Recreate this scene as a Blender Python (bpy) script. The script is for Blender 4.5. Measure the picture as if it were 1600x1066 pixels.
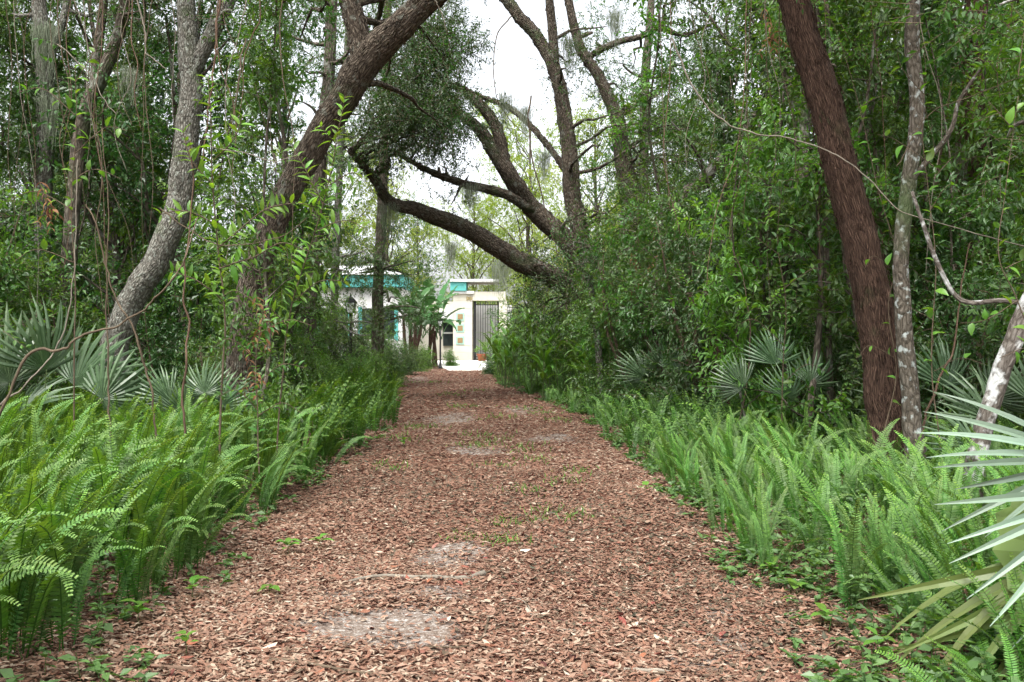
import bpy, math, random
import numpy as np
from mathutils import Vector, Matrix, Euler

# ------------------------------------------------------------------ scene, camera, light
for o in list(bpy.data.objects):
    bpy.data.objects.remove(o)
sc = bpy.context.scene
C = sc.collection
rng = np.random.default_rng(11)
random.seed(11)
R = math.radians

FP = 1556.0      # focal length in photograph pixels (1600 wide)
HZ = 525.0       # horizon row
CZ = 1.6         # eye height

cam_d = bpy.data.cameras.new('camera')
cam = bpy.data.objects.new('camera', cam_d)
C.objects.link(cam)
cam_d.sensor_width = 36.0
cam_d.lens = 36.0 * FP / 1600.0
cam_d.clip_start = 0.05
cam_d.clip_end = 6000
cam.location = (0, 0, CZ)
cam.rotation_euler = (R(90) - math.atan((533 - HZ) / FP), 0, 0)
sc.camera = cam

SUN_EL, SUN_AZ = 62.0, 205.0     # degrees; azimuth clockwise from +Y
w = bpy.data.worlds.new('World')
sc.world = w
w.use_nodes = True
nt = w.node_tree
nt.nodes.clear()
sky = nt.nodes.new('ShaderNodeTexSky')
sky.sky_type = 'NISHITA'
sky.sun_disc = False
sky.sun_elevation = R(SUN_EL)
sky.sun_rotation = R(SUN_AZ)
sky.air_density = 1.0
sky.dust_density = 4.0
hs = nt.nodes.new('ShaderNodeHueSaturation')
hs.inputs['Saturation'].default_value = 0.22
bg = nt.nodes.new('ShaderNodeBackground')
bg.inputs['Strength'].default_value = 0.15
wo = nt.nodes.new('ShaderNodeOutputWorld')
nt.links.new(sky.outputs[0], hs.inputs['Color'])
nt.links.new(hs.outputs[0], bg.inputs['Color'])
nt.links.new(bg.outputs[0], wo.inputs['Surface'])

sl = bpy.data.lights.new('sun', 'SUN')
sl.energy = 1.5
sl.angle = R(25)
sl.color = (1.0, 0.97, 0.92)
so = bpy.data.objects.new('sun', sl)
C.objects.link(so)
az, el = R(SUN_AZ), R(SUN_EL)
sdir = Vector((math.sin(az) * math.cos(el), math.cos(az) * math.cos(el), math.sin(el)))
so.rotation_euler = sdir.to_track_quat('Z', 'Y').to_euler()
so.location = (0, -20, 60)

sc.view_settings.view_transform = 'Standard'
sc.view_settings.look = 'None'
sc.view_settings.exposure = 1.5
sc.view_settings.gamma = 1.0
sc.view_settings.use_curve_mapping = False
cy = sc.cycles
cy.max_bounces = 4
cy.diffuse_bounces = 3
cy.glossy_bounces = 1
cy.transmission_bounces = 3
cy.transparent_max_bounces = 8
cy.use_adaptive_sampling = True
cy.adaptive_threshold = 0.03
cy.use_denoising = True
cy.denoiser = 'OPENIMAGEDENOISE'
cy.caustics_reflective = False
cy.caustics_refractive = False

# ------------------------------------------------------------------ helpers
def P(px, py, d):
    """a point of the place, d metres ahead of the eye"""
    return np.array([(px - 800) / FP * d, d, CZ + (HZ - py) / FP * d])

def nrm(a):
    n = np.linalg.norm(a, axis=-1, keepdims=True)
    return a / np.maximum(n, 1e-9)

class MB:
    """collects vertices and faces with two vertex attributes, tint and bk"""
    def __init__(s):
        s.V, s.T, s.B, s.F3, s.M3, s.F4, s.M4, s.n = [], [], [], [], [], [], [], 0
    def add(s, V, tris=None, quads=None, tint=0.5, bk=None, m=0):
        V = np.asarray(V, float).reshape(-1, 3)
        k = len(V)
        s.V.append(V)
        s.T.append(np.full(k, float(tint)) if np.isscalar(tint) else np.asarray(tint, float).reshape(-1))
        s.B.append(V if bk is None else np.asarray(bk, float).reshape(-1, 3))
        if tris is not None and len(tris):
            f = np.asarray(tris, int).reshape(-1, 3) + s.n
            s.F3.append(f); s.M3.append(np.full(len(f), m))
        if quads is not None and len(quads):
            f = np.asarray(quads, int).reshape(-1, 4) + s.n
            s.F4.append(f); s.M4.append(np.full(len(f), m))
        s.n += k
    def mesh(s, name, mats, smooth=False):
        V = np.concatenate(s.V)
        F3 = np.concatenate(s.F3) if s.F3 else np.zeros((0, 3), int)
        F4 = np.concatenate(s.F4) if s.F4 else np.zeros((0, 4), int)
        M = np.concatenate((s.M3 or [np.zeros(0, int)]) + (s.M4 or [np.zeros(0, int)]))
        me = bpy.data.meshes.new(name)
        me.vertices.add(len(V))
        me.vertices.foreach_set('co', V.astype(np.float32).ravel())
        nl = F3.size + F4.size
        me.loops.add(nl)
        me.loops.foreach_set('vertex_index', np.concatenate([F3.ravel(), F4.ravel()]).astype(np.int32))
        npoly = len(F3) + len(F4)
        me.polygons.add(npoly)
        st = np.concatenate([np.arange(len(F3)) * 3, F3.size + np.arange(len(F4)) * 4]).astype(np.int32)
        me.polygons.foreach_set('loop_start', st)
        if not isinstance(mats, (list, tuple)):
            mats = [mats]
        for m in mats:
            me.materials.append(m)
        me.polygons.foreach_set('material_index', M.astype(np.int32))
        me.polygons.foreach_set('use_smooth', np.full(npoly, smooth))
        a = me.attributes.new('tint', 'FLOAT', 'POINT')
        a.data.foreach_set('value', np.concatenate(s.T).astype(np.float32))
        a = me.attributes.new('bk', 'FLOAT_VECTOR', 'POINT')
        a.data.foreach_set('vector', np.concatenate(s.B).astype(np.float32).ravel())
        me.update(calc_edges=True)
        return me

def catmull(pts, n):
    pts = np.asarray(pts, float)
    k = len(pts)
    if k == 2:
        t = np.linspace(0, 1, n)[:, None]
        return pts[0] * (1 - t) + pts[1] * t
    e = np.vstack([2 * pts[0] - pts[1], pts, 2 * pts[-1] - pts[-2]])
    u = np.linspace(0, k - 1 - 1e-6, n)
    i = np.floor(u).astype(int)
    t = (u - i)[:, None]
    a, b, c, d = e[i], e[i + 1], e[i + 2], e[i + 3]
    return 0.5 * ((2 * b) + (c - a) * t + (2 * a - 5 * b + 4 * c - d) * t ** 2 + (3 * b - a - 3 * c + d) * t ** 3)

def tube(mb, pts, rad, sides=8, n=None, wob=0.0, tint=0.5, m=0, lump=0.0, seed=0, cap=True):
    """a bent tapering limb through pts with radii rad"""
    pts = np.asarray(pts, float)
    rad = np.asarray(rad, float)
    if n is None:
        n = max(4, 4 * (len(pts) - 1) + 1)
    q = catmull(np.column_stack([pts, rad]), n)
    p, r = q[:, :3].copy(), np.maximum(q[:, 3], 0.0015)
    rg = np.random.default_rng(seed + 17)
    if wob:
        k = rg.normal(0, 1, (n, 3))
        k = (k + np.roll(k, 1, 0) + np.roll(k, -1, 0)) / 3
        k[0] = k[-1] = 0
        p = p + k * wob * r[:, None]
    tg = nrm(np.gradient(p, axis=0))
    up = np.array([0.0, 1.0, 0.05]) if abs(tg[0][1]) < 0.9 else np.array([1.0, 0, 0])
    a = nrm(np.cross(tg[0], up))
    A = []
    for i in range(n):
        a = a - tg[i] * np.dot(a, tg[i])
        a = a / max(np.linalg.norm(a), 1e-9)
        A.append(a)
    A = np.array(A)
    Bv = np.cross(tg, A)
    th = np.linspace(0, 2 * math.pi, sides, endpoint=False)
    rr = r[:, None] * np.ones(sides)
    s = np.concatenate([[0], np.cumsum(np.linalg.norm(np.diff(p, axis=0), axis=1))])
    if lump:
        ph = rg.uniform(0, 6.28, 6)
        rr = rr * (1 + lump * (np.sin(2 * th[None] + 1.3 * s[:, None] + ph[0]) * 0.5
                               + np.sin(3 * th[None] - 2.1 * s[:, None] + ph[1]) * 0.4
                               + np.sin(5 * th[None] + 0.7 * s[:, None] + ph[2]) * 0.45
                               + rg.normal(0, 0.35, (n, sides))))
    V = p[:, None] + rr[..., None] * (np.cos(th)[None, :, None] * A[:, None] + np.sin(th)[None, :, None] * Bv[:, None])
    bk = np.stack([np.cos(th)[None] * r[:, None], np.sin(th)[None] * r[:, None], np.repeat(s[:, None], sides, 1)], -1)
    bk = bk + rg.uniform(0, 30)
    i = np.arange(n - 1)[:, None] * sides
    j = np.arange(sides)[None]
    jn = (j + 1) % sides
    Q = np.stack([i + j, i + jn, i + sides + jn, i + sides + j], -1).reshape(-1, 4)
    tr = None
    Vf = V.reshape(-1, 3)
    bkf = bk.reshape(-1, 3)
    if cap:
        Vf = np.vstack([Vf, p[-1] + tg[-1] * r[-1] * 0.5])
        bkf = np.vstack([bkf, bkf[-1:]])
        b0 = (n - 1) * sides
        tr = [(b0 + k, b0 + (k + 1) % sides, n * sides) for k in range(sides)]
    mb.add(Vf, tr, Q, tint, bkf, m)
    return p, r

def prisms(mb, A, B, ra, rb, tint=0.5, m=0):
    """many straight three-sided twigs at once"""
    A, B = np.asarray(A, float), np.asarray(B, float)
    n = len(A)
    d = nrm(B - A)
    u = nrm(np.cross(d, np.array([0.31, 0.52, 0.79])))
    v = np.cross(d, u)
    V = np.zeros((n, 6, 3))
    for k in range(3):
        t = 2 * math.pi * k / 3
        o = u * math.cos(t) + v * math.sin(t)
        V[:, k] = A + o * np.reshape(ra, (-1, 1))
        V[:, k + 3] = B + o * np.reshape(rb, (-1, 1))
    q = np.array([[0, 1, 4, 3], [1, 2, 5, 4], [2, 0, 3, 5]])
    Q = (np.arange(n)[:, None, None] * 6 + q).reshape(-1, 4)
    mb.add(V.reshape(-1, 3), None, Q, tint, None, m)

L4 = (np.array([[0, 0, 0], [.42, -.5, .07], [1, 0, -.10], [.42, .5, .07]]), np.array([[0, 1, 2], [0, 2, 3]]))
L7 = (np.array([[0, 0, 0], [.22, -.36, .05], [.58, -.46, .05], [1, 0, -.16], [.58, .46, .05], [.22, .36, .05], [.5, 0, -.02]]),
      np.array([[0, 1, 6], [1, 2, 6], [2, 3, 6], [3, 4, 6], [4, 5, 6], [5, 0, 6]]))
PIN = (np.array([[0, -.3, 0], [.55, -.5, .03], [1, -.05, -.08], [.6, .42, .03], [.1, .62, .02]]),
       np.array([[0, 1, 4], [1, 3, 4], [1, 2, 3]]))

def leaves(mb, pos, d, nor, L, W, tint, tpl=L4, m=0):
    t, f = tpl
    n = len(pos)
    d = nrm(d)
    s = nrm(np.cross(d, nor))
    nn = np.cross(s, d)
    L = np.broadcast_to(np.asarray(L, float), (n,))
    W = np.broadcast_to(np.asarray(W, float), (n,))
    V = (pos[:, None] + d[:, None] * (L[:, None] * t[None, :, 0])[..., None]
         + s[:, None] * (W[:, None] * t[None, :, 1])[..., None]
         + nn[:, None] * (L[:, None] * t[None, :, 2])[..., None])
    k = len(t)
    Fa = (np.arange(n)[:, None, None] * k + f).reshape(-1, 3)
    tt = np.repeat(np.broadcast_to(np.asarray(tint, float), (n,)), k)
    mb.add(V.reshape(-1, 3), Fa, None, tt, None, m)

def sprigs(mb, o, d, K, TL, LL, LW, tint, rg, tpl=L4, droop=0.25, m=0, mt=1, spread=1.0):
    """leafy twigs: o origins, d directions, K leaves each, twig length TL"""
    n = len(o)
    d = nrm(d)
    rnd = rg.normal(0, 1, (n, 3))
    side = nrm(np.cross(d, rnd))
    up = nrm(np.cross(side, d))
    TLn = TL * rg.uniform(0.6, 1.3, n)
    if mt is not None:
        prisms(mb, o, o + d * TLn[:, None], np.full(n, TL * 0.012), np.full(n, TL * 0.005), 0.5, mt)
    ks = (np.arange(K) + 0.6) / K
    sg = np.where(np.arange(K) % 2 == 0, 1.0, -1.0)
    pos = o[:, None] + d[:, None] * (TLn[:, None] * ks)[..., None]
    ld = (d[:, None] * (0.45 + 0.5 * ks)[None, :, None] + side[:, None] * (sg * spread)[None, :, None]
          + rg.normal(0, 0.32, (n, K, 3)) - np.array([0, 0, droop]))
    nn = nrm(np.array([0, 0, 1.0]) + 0.35 * up[:, None] + rg.normal(0, 0.38, (n, K, 3)))
    L = LL * rg.uniform(0.6, 1.2, (n, K))
    tt = np.repeat(np.reshape(np.broadcast_to(tint, (n,)), (-1, 1)), K, 1) + rg.normal(0, 0.10, (n, K))
    leaves(mb, pos.reshape(-1, 3), ld.reshape(-1, 3), nn.reshape(-1, 3), L.ravel(), (L * LW).ravel(), np.clip(tt, 0, 1).ravel(), tpl, m)

def tagged(o, label=None, cat=None, group=None, kind=None):
    if label: o['label'] = label
    if cat: o['category'] = cat
    if group: o['group'] = group
    if kind: o['kind'] = kind
    return o

def thing(name, label, cat, loc, group=None, rz=0.0, scale=1.0):
    o = bpy.data.objects.new(name, None)
    o.empty_display_size = 0.2
    C.objects.link(o)
    o.location = loc
    o.rotation_euler = (0, 0, rz)
    o.scale = (scale, scale, scale) if np.isscalar(scale) else scale
    return tagged(o, label, cat, group)

def part(name, me, parent, loc=(0, 0, 0), rot=(0, 0, 0), scale=1.0, label=None):
    o = bpy.data.objects.new(name, me)
    C.objects.link(o)
    o.parent = parent
    o.location = loc
    o.rotation_euler = rot
    o.scale = (scale, scale, scale) if np.isscalar(scale) else scale
    if label: o['label'] = label
    return o

def single(name, me, label, cat, loc=(0, 0, 0), group=None, kind=None, rot=(0, 0, 0), scale=1.0):
    o = bpy.data.objects.new(name, me)
    C.objects.link(o)
    o.location = loc
    o.rotation_euler = rot
    o.scale = (scale, scale, scale) if np.isscalar(scale) else scale
    return tagged(o, label, cat, group, kind)

def box(mb, x0, x1, y0, y1, z0, z1, m=0):
    V = [(x, y, z) for z in (z0, z1) for y in (y0, y1) for x in (x0, x1)]
    mb.add(V, None, [(0, 2, 3, 1), (4, 5, 7, 6), (0, 1, 5, 4), (2, 6, 7, 3), (0, 4, 6, 2), (1, 3, 7, 5)], 0.5, None, m)

def boxmesh(name, size, mat, bevel=0.0):
    mb = MB()
    x, y, z = size
    box(mb, -x / 2, x / 2, -y / 2, y / 2, 0, z)
    me = mb.mesh(name, mat)
    if bevel:
        import bmesh
        b = bmesh.new(); b.from_mesh(me)
        bmesh.ops.bevel(b, geom=list(b.edges), offset=bevel, segments=1, affect='EDGES')
        b.to_mesh(me); b.free()
    return me

ONES = ['', 'first', 'second', 'third', 'fourth', 'fifth', 'sixth', 'seventh', 'eighth', 'ninth', 'tenth', 'eleventh', 'twelfth', 'thirteenth', 'fourteenth', 'fifteenth', 'sixteenth', 'seventeenth', 'eighteenth', 'nineteenth']
TENS = {2: ('twentieth', 'twenty'), 3: ('thirtieth', 'thirty'), 4: ('fortieth', 'forty'), 5: ('fiftieth', 'fifty'), 6: ('sixtieth', 'sixty'), 7: ('seventieth', 'seventy'), 8: ('eightieth', 'eighty'), 9: ('ninetieth', 'ninety')}
def ordinal(n):
    if n < 20: return ONES[n]
    if n >= 100: return 'hundred-and-' + ordinal(n - 100) if n > 100 else 'hundredth'
    a, b = divmod(n, 10)
    return TENS[a][0] if b == 0 else TENS[a][1] + '-' + ONES[b]

# ------------------------------------------------------------------ materials
def newmat(name):
    m = bpy.data.materials.new(name)
    m.use_nodes = True
    t = m.node_tree
    t.nodes.clear()
    out = t.nodes.new('ShaderNodeOutputMaterial')
    return m, t, out

def ramp(t, fac, stops, interp='LINEAR'):
    r = t.nodes.new('ShaderNodeValToRGB')
    r.color_ramp.interpolation = interp
    e = r.color_ramp.elements
    while len(e) < len(stops):
        e.new(0.5)
    for k, (p, c) in enumerate(stops):
        e[k].position = p
        e[k].color = (*c, 1) if len(c) == 3 else c
    if fac is not None:
        t.links.new(fac, r.inputs[0])
    return r

def leafmat(name, stops, trans=0.35, rough=0.45, spec=0.35, objvar=0.25, tsat=1.0, hue=0.494):
    m, t, out = newmat(name)
    at = t.nodes.new('ShaderNodeAttribute'); at.attribute_name = 'tint'
    r = ramp(t, at.outputs['Fac'], stops)
    oi = t.nodes.new('ShaderNodeObjectInfo')
    mr = t.nodes.new('ShaderNodeMapRange')
    mr.inputs['To Min'].default_value = 1 - objvar
    mr.inputs['To Max'].default_value = 1 + objvar
    t.links.new(oi.outputs['Random'], mr.inputs['Value'])
    h = t.nodes.new('ShaderNodeHueSaturation')
    t.links.new(r.outputs[0], h.inputs['Color'])
    t.links.new(mr.outputs[0], h.inputs['Value'])
    mh = t.nodes.new('ShaderNodeMath'); mh.operation = 'MULTIPLY_ADD'
    mh.inputs[1].default_value = 0.03; mh.inputs[2].default_value = hue
    t.links.new(oi.outputs['Random'], mh.inputs[0])
    t.links.new(mh.outputs[0], h.inputs['Hue'])
    # the blade's two sides: paler underside
    ge = t.nodes.new('ShaderNodeNewGeometry')
    und = t.nodes.new('ShaderNodeMixRGB'); und.blend_type = 'MIX'
    mb_ = t.nodes.new('ShaderNodeMath'); mb_.operation = 'MULTIPLY'; mb_.inputs[1].default_value = 0.25
    t.links.new(ge.outputs['Backfacing'], mb_.inputs[0])
    t.links.new(mb_.outputs[0], und.inputs[0])
    t.links.new(h.outputs[0], und.inputs[1])
    und.inputs[2].default_value = (0.16, 0.20, 0.12, 1)
    df = t.nodes.new('ShaderNodeBsdfDiffuse')
    t.links.new(und.outputs[0], df.inputs['Color'])
    tr = t.nodes.new('ShaderNodeBsdfTranslucent')
    th = t.nodes.new('ShaderNodeHueSaturation')
    th.inputs['Hue'].default_value = 0.475
    th.inputs['Saturation'].default_value = 1.1 * tsat
    th.inputs['Value'].default_value = 1.5
    t.links.new(h.outputs[0], th.inputs['Color'])
    t.links.new(th.outputs[0], tr.inputs['Color'])
    mx = t.nodes.new('ShaderNodeMixShader'); mx.inputs[0].default_value = trans
    t.links.new(df.outputs[0], mx.inputs[1]); t.links.new(tr.outputs[0], mx.inputs[2])
    gl = t.nodes.new('ShaderNodeBsdfGlossy')
    gl.inputs['Roughness'].default_value = rough
    lw = t.nodes.new('ShaderNodeLayerWeight')
    pw = t.nodes.new('ShaderNodeMath'); pw.operation = 'POWER'; pw.inputs[1].default_value = 4.0
    t.links.new(lw.outputs['Facing'], pw.inputs[0])
    fr = t.nodes.new('ShaderNodeMath'); fr.operation = 'MULTIPLY_ADD'
    fr.inputs[1].default_value = .40 * spec; fr.inputs[2].default_value = .085 * spec
    t.links.new(pw.outputs[0], fr.inputs[0])
    mg = t.nodes.new('ShaderNodeMixShader')
    t.links.new(fr.outputs[0], mg.inputs[0])
    t.links.new(mx.outputs[0], mg.inputs[1]); t.links.new(gl.outputs[0], mg.inputs[2])
    t.links.new(mg.outputs[0], out.inputs['Surface'])
    return m

def barkmat(name, dark, mid, light, lichen=None, lich_amt=0.0, lich_scale=3.0, ridge=(9, 1.3), bump=0.7, moss=0.0):
    m, t, out = newmat(name)
    at = t.nodes.new('ShaderNodeAttribute'); at.attribute_name = 'bk'
    mp = t.nodes.new('ShaderNodeMapping')
    mp.inputs['Scale'].default_value = (ridge[0], ridge[0], ridge[1])
    t.links.new(at.outputs['Vector'], mp.inputs['Vector'])
    n0 = t.nodes.new('ShaderNodeTexNoise'); n0.inputs['Scale'].default_value = 3.0; n0.inputs['Detail'].default_value = 2
    t.links.new(at.outputs['Vector'], n0.inputs['Vector'])
    wv = t.nodes.new('ShaderNodeVectorMath'); wv.operation = 'MULTIPLY_ADD'
    wv.inputs[1].default_value = (0.9, 0.9, 0.9)
    t.links.new(n0.outputs['Color'], wv.inputs[0]); t.links.new(mp.outputs[0], wv.inputs[2])
    v = t.nodes.new('ShaderNodeTexVoronoi'); v.feature = 'DISTANCE_TO_EDGE'; v.inputs['Scale'].default_value = 2.0
    t.links.new(wv.outputs[0], v.inputs['Vector'])
    n1 = t.nodes.new('ShaderNodeTexNoise'); n1.inputs['Scale'].default_value = 2.6; n1.inputs['Detail'].default_value = 7; n1.inputs['Roughness'].default_value = 0.7
    t.links.new(wv.outputs[0], n1.inputs['Vector'])
    ad = t.nodes.new('ShaderNodeMath'); ad.operation = 'MULTIPLY_ADD'; ad.inputs[1].default_value = 1.1; 
    t.links.new(v.outputs['Distance'], ad.inputs[0])
    sb = t.nodes.new('ShaderNodeMath'); sb.operation = 'MULTIPLY'; sb.inputs[1].default_value = 0.75
    t.links.new(n1.outputs['Fac'], sb.inputs[0]); t.links.new(sb.outputs[0], ad.inputs[2])
    r = ramp(t, ad.outputs[0], [(0.26, dark), (0.46, mid), (0.74, light)])
    col = r.outputs[0]
    if lichen is not None:
        ln = t.nodes.new('ShaderNodeTexNoise'); ln.inputs['Scale'].default_value = lich_scale; ln.inputs['Detail'].default_value = 4; ln.inputs['Roughness'].default_value = 0.55
        t.links.new(at.outputs['Vector'], ln.inputs['Vector'])
        lr = ramp(t, ln.outputs['Fac'], [(0.60 - lich_amt, (0, 0, 0)), (0.70 - lich_amt, (.9, .9, .9))])
        mx = t.nodes.new('ShaderNodeMixRGB')
        t.links.new(lr.outputs[0], mx.inputs[0]); t.links.new(col, mx.inputs[1])
        mx.inputs[2].default_value = (*lichen, 1)
        col = mx.outputs[0]
    if moss:
        ln = t.nodes.new('ShaderNodeTexNoise'); ln.inputs['Scale'].default_value = 1.7; ln.inputs['Detail'].default_value = 6
        t.links.new(at.outputs['Vector'], ln.inputs['Vector'])
        lr = ramp(t, ln.outputs['Fac'], [(0.62 - moss, (0, 0, 0)), (0.78 - moss, (0.8, 0.8, 0.8))])
        mx = t.nodes.new('ShaderNodeMixRGB')
        t.links.new(lr.outputs[0], mx.inputs[0]); t.links.new(col, mx.inputs[1])
        mx.inputs[2].default_value = (0.06, 0.09, 0.035, 1)
        col = mx.outputs[0]
    b = t.nodes.new('ShaderNodeBsdfPrincipled')
    b.inputs['Roughness'].default_value = 0.9
    b.inputs['Specular IOR Level'].default_value = 0.15
    t.links.new(col, b.inputs['Base Color'])
    bp = t.nodes.new('ShaderNodeBump'); bp.inputs['Strength'].default_value = bump; bp.inputs['Distance'].default_value = 0.06
    t.links.new(ad.outputs[0], bp.inputs['Height']); t.links.new(bp.outputs[0], b.inputs['Normal'])
    t.links.new(b.outputs[0], out.inputs['Surface'])
    return m

def plain(name, col, rough=0.7, spec=0.3, var=0.12, scale=6.0, metal=0.0, bump=0.0):
    m, t, out = newmat(name)
    tc = t.nodes.new('ShaderNodeTexCoord')
    n = t.nodes.new('ShaderNodeTexNoise'); n.inputs['Scale'].default_value = scale; n.inputs['Detail'].default_value = 5
    t.links.new(tc.outputs['Object'], n.inputs['Vector'])
    lo = tuple(c * (1 - var) for c in col); hi = tuple(min(1, c * (1 + var)) for c in col)
    r = ramp(t, n.outputs['Fac'], [(0.3, lo), (0.7, hi)])
    b = t.nodes.new('ShaderNodeBsdfPrincipled')
    b.inputs['Roughness'].default_value = rough
    b.inputs['Specular IOR Level'].default_value = spec
    b.inputs['Metallic'].default_value = metal
    t.links.new(r.outputs[0], b.inputs['Base Color'])
    if bump:
        bp = t.nodes.new('ShaderNodeBump'); bp.inputs['Strength'].default_value = bump; bp.inputs['Distance'].default_value = 0.02
        t.links.new(n.outputs['Fac'], bp.inputs['Height']); t.links.new(bp.outputs[0], b.inputs['Normal'])
    t.links.new(b.outputs[0], out.inputs['Surface'])
    return m

M = {}
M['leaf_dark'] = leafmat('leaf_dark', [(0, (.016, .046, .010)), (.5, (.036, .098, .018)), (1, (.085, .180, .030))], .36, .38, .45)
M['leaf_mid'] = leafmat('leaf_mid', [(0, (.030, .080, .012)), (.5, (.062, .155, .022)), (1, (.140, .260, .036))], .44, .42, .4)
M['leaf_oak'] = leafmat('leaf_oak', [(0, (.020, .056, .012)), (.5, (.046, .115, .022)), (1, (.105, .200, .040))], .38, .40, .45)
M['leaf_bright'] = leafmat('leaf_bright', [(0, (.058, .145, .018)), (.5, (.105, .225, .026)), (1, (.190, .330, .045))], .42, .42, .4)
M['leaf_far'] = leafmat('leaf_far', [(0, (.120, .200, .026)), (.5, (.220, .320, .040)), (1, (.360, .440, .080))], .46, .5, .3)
M['herb'] = leafmat('herb', [(0, (.045, .110, .022)), (.5, (.080, .180, .032)), (1, (.150, .270, .050))], .36, .42, .4)
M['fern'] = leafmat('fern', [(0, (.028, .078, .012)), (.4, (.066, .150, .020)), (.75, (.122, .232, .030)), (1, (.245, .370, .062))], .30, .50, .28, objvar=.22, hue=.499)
M['palm'] = leafmat('palm', [(0, (.022, .055, .020)), (.5, (.042, .095, .032)), (1, (.120, .190, .085))], .22, .38, .45)
M['palm_silver'] = leafmat('palm_silver', [(0, (.100, .155, .100)), (.5, (.170, .245, .170)), (1, (.270, .345, .255))], .18, .42, .5)
M['palm_olive'] = leafmat('palm_olive', [(0, (.080, .110, .026)), (.5, (.130, .170, .045)), (1, (.220, .235, .080))], .22, .42, .45)
M['ginger'] = leafmat('ginger', [(0, (.050, .135, .018)), (.5, (.100, .220, .030)), (1, (.220, .340, .060))], .38, .36, .5)
M['banana'] = leafmat('banana', [(0, (.025, .080, .022)), (.5, (.055, .140, .036)), (1, (.120, .220, .065))], .34, .32, .5)
M['dead_leaf'] = leafmat('dead_leaf', [(0, (.120, .050, .024)), (.5, (.200, .090, .042)), (1, (.330, .190, .105))], .25, .6, .2)
M['grass'] = leafmat('grass', [(0, (.070, .140, .022)), (.5, (.120, .220, .036)), (1, (.220, .300, .075))], .3, .5, .3)
M['moss_hang'] = leafmat('moss_hang', [(0, (.110, .130, .085)), (.5, (.190, .210, .150)), (1, (.290, .310, .235))], .25, .85, .1)
M['litter'] = leafmat('litter', [(0, (.036, .018, .013)), (.18, (.110, .040, .026)), (.36, (.245, .082, .050)), (.5, (.165, .068, .048)), (.62, (.285, .120, .080)), (.76, (.310, .172, .124)), (.9, (.370, .245, .176)), (1, (.52, .43, .34))], .08, .62, .25, objvar=.2, hue=.484)
M['twig'] = plain('twig', (.105, .080, .055), .9, .1, .3, 9)
M['twig_pale'] = plain('twig_pale', (.20, .175, .14), .9, .1, .3, 9)
M['twig_red'] = plain('twig_red', (.12, .078, .055), .9, .1, .3, 9)
M['bark_oak'] = barkmat('bark_oak', (.014, .011, .009), (.080, .062, .047), (.210, .172, .132), (.20, .205, .17), .03, 7.0, (17, 4.2), 1.0, .07)
M['bark_grey'] = barkmat('bark_grey', (.034, .030, .025), (.140, .130, .108), (.290, .280, .240), (.33, .345, .30), .06, 16.0, (15, 5.0), .9, .04)
M['bark_red'] = barkmat('bark_red', (.014, .009, .007), (.078, .046, .033), (.185, .115, .082), None, 0, 1, (34, 3.2), 1.0, .02)
M['bark_lichen'] = barkmat('bark_lichen', (.030, .026, .020), (.085, .072, .055), (.150, .130, .105), (.40, .44, .42), .035, 13, (14, 5), .6, .04)
M['bark_white'] = barkmat('bark_white', (.045, .036, .030), (.100, .085, .070), (.17, .15, .13), (.55, .56, .54), .105, 6.0, (14, 5), .5, .0)
M['bark_bg'] = barkmat('bark_bg', (.028, .023, .018), (.085, .070, .054), (.170, .145, .115), (.24, .25, .21), .02, 3.0, (9, 2.5), .7, .05)
M['stem'] = plain('stem', (.09, .13, .045), .6, .3, .25, 5)

# ------------------------------------------------------------------ the lie of the land
YS = np.array([-6, 2, 4.5, 6.5, 8.5, 11.5, 14, 18, 21.6, 25, 28, 33, 38, 41, 45, 49])
EL = np.array([-1.7, -1.7, -1.75, -1.9, -2.15, -2.1, -2.05, -2.2, -2.5, -2.95, -3.4, -4.1, -4.9, -5.3, -5.9, -6.4])
ER = np.array([1.5, 1.5, 1.5, 1.55, 1.62, 1.66, 1.62, 1.45, 1.18, .80, .38, -.42, -1.1, -1.4, -1.5, -1.5])
def edgeL(y): return np.interp(y, YS, EL)
def edgeR(y): return np.interp(y, YS, ER)
def gz(x, y):
    x = np.asarray(x, float); y = np.asarray(y, float)
    f = np.clip((90 - np.hypot(x, y)) / 60, 0, 1)
    z = (0.022 * np.sin(1.1 * x + 0.7 * y) + 0.018 * np.sin(2.3 * x - 1.7 * y + 1) + 0.012 * np.sin(4.1 * x + 3.3 * y + 2)
         + 0.008 * np.sin(7.3 * x - 6.1 * y))
    out = np.maximum(edgeL(y) - x, x - edgeR(y))
    bank = 0.10 * np.clip((out + 0.1) / 1.2, 0, 1) ** 1.5
    return (z + bank) * f

def ground_mesh():
    def axis(lo, hi, fine, far):
        a = np.arange(lo, hi + 1e-6, fine)
        g = []
        s = fine; v = hi
        while v < far:
            s *= 1.25; v += s; g.append(v)
        h = []
        s = fine; v = lo
        while v > -far:
            s *= 1.25; v -= s; h.append(v)
        return np.concatenate([h[::-1], a, g])
    xs = axis(-9, 9, 0.2, 2500)
    ys = axis(-2, 52, 0.25, 2500)
    X, Y = np.meshgrid(xs, ys)
    out = np.maximum(edgeL(Y) - X, X - edgeR(Y))
    inside = (out < 0.0) & (Y > -6) & (Y < 49)
    Z = gz(X, Y) - 0.06 * np.where(inside, np.clip(-out / 0.3, 0, 1), 0)
    nx, ny = len(xs), len(ys)
    i = np.arange(ny - 1)[:, None] * nx; j = np.arange(nx - 1)[None]
    Q = np.stack([i + j, i + j + 1, i + nx + j + 1, i + nx + j], -1).reshape(-1, 4)
    mb = MB()
    mb.add(np.stack([X, Y, Z], -1).reshape(-1, 3), None, Q)
    return mb

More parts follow.
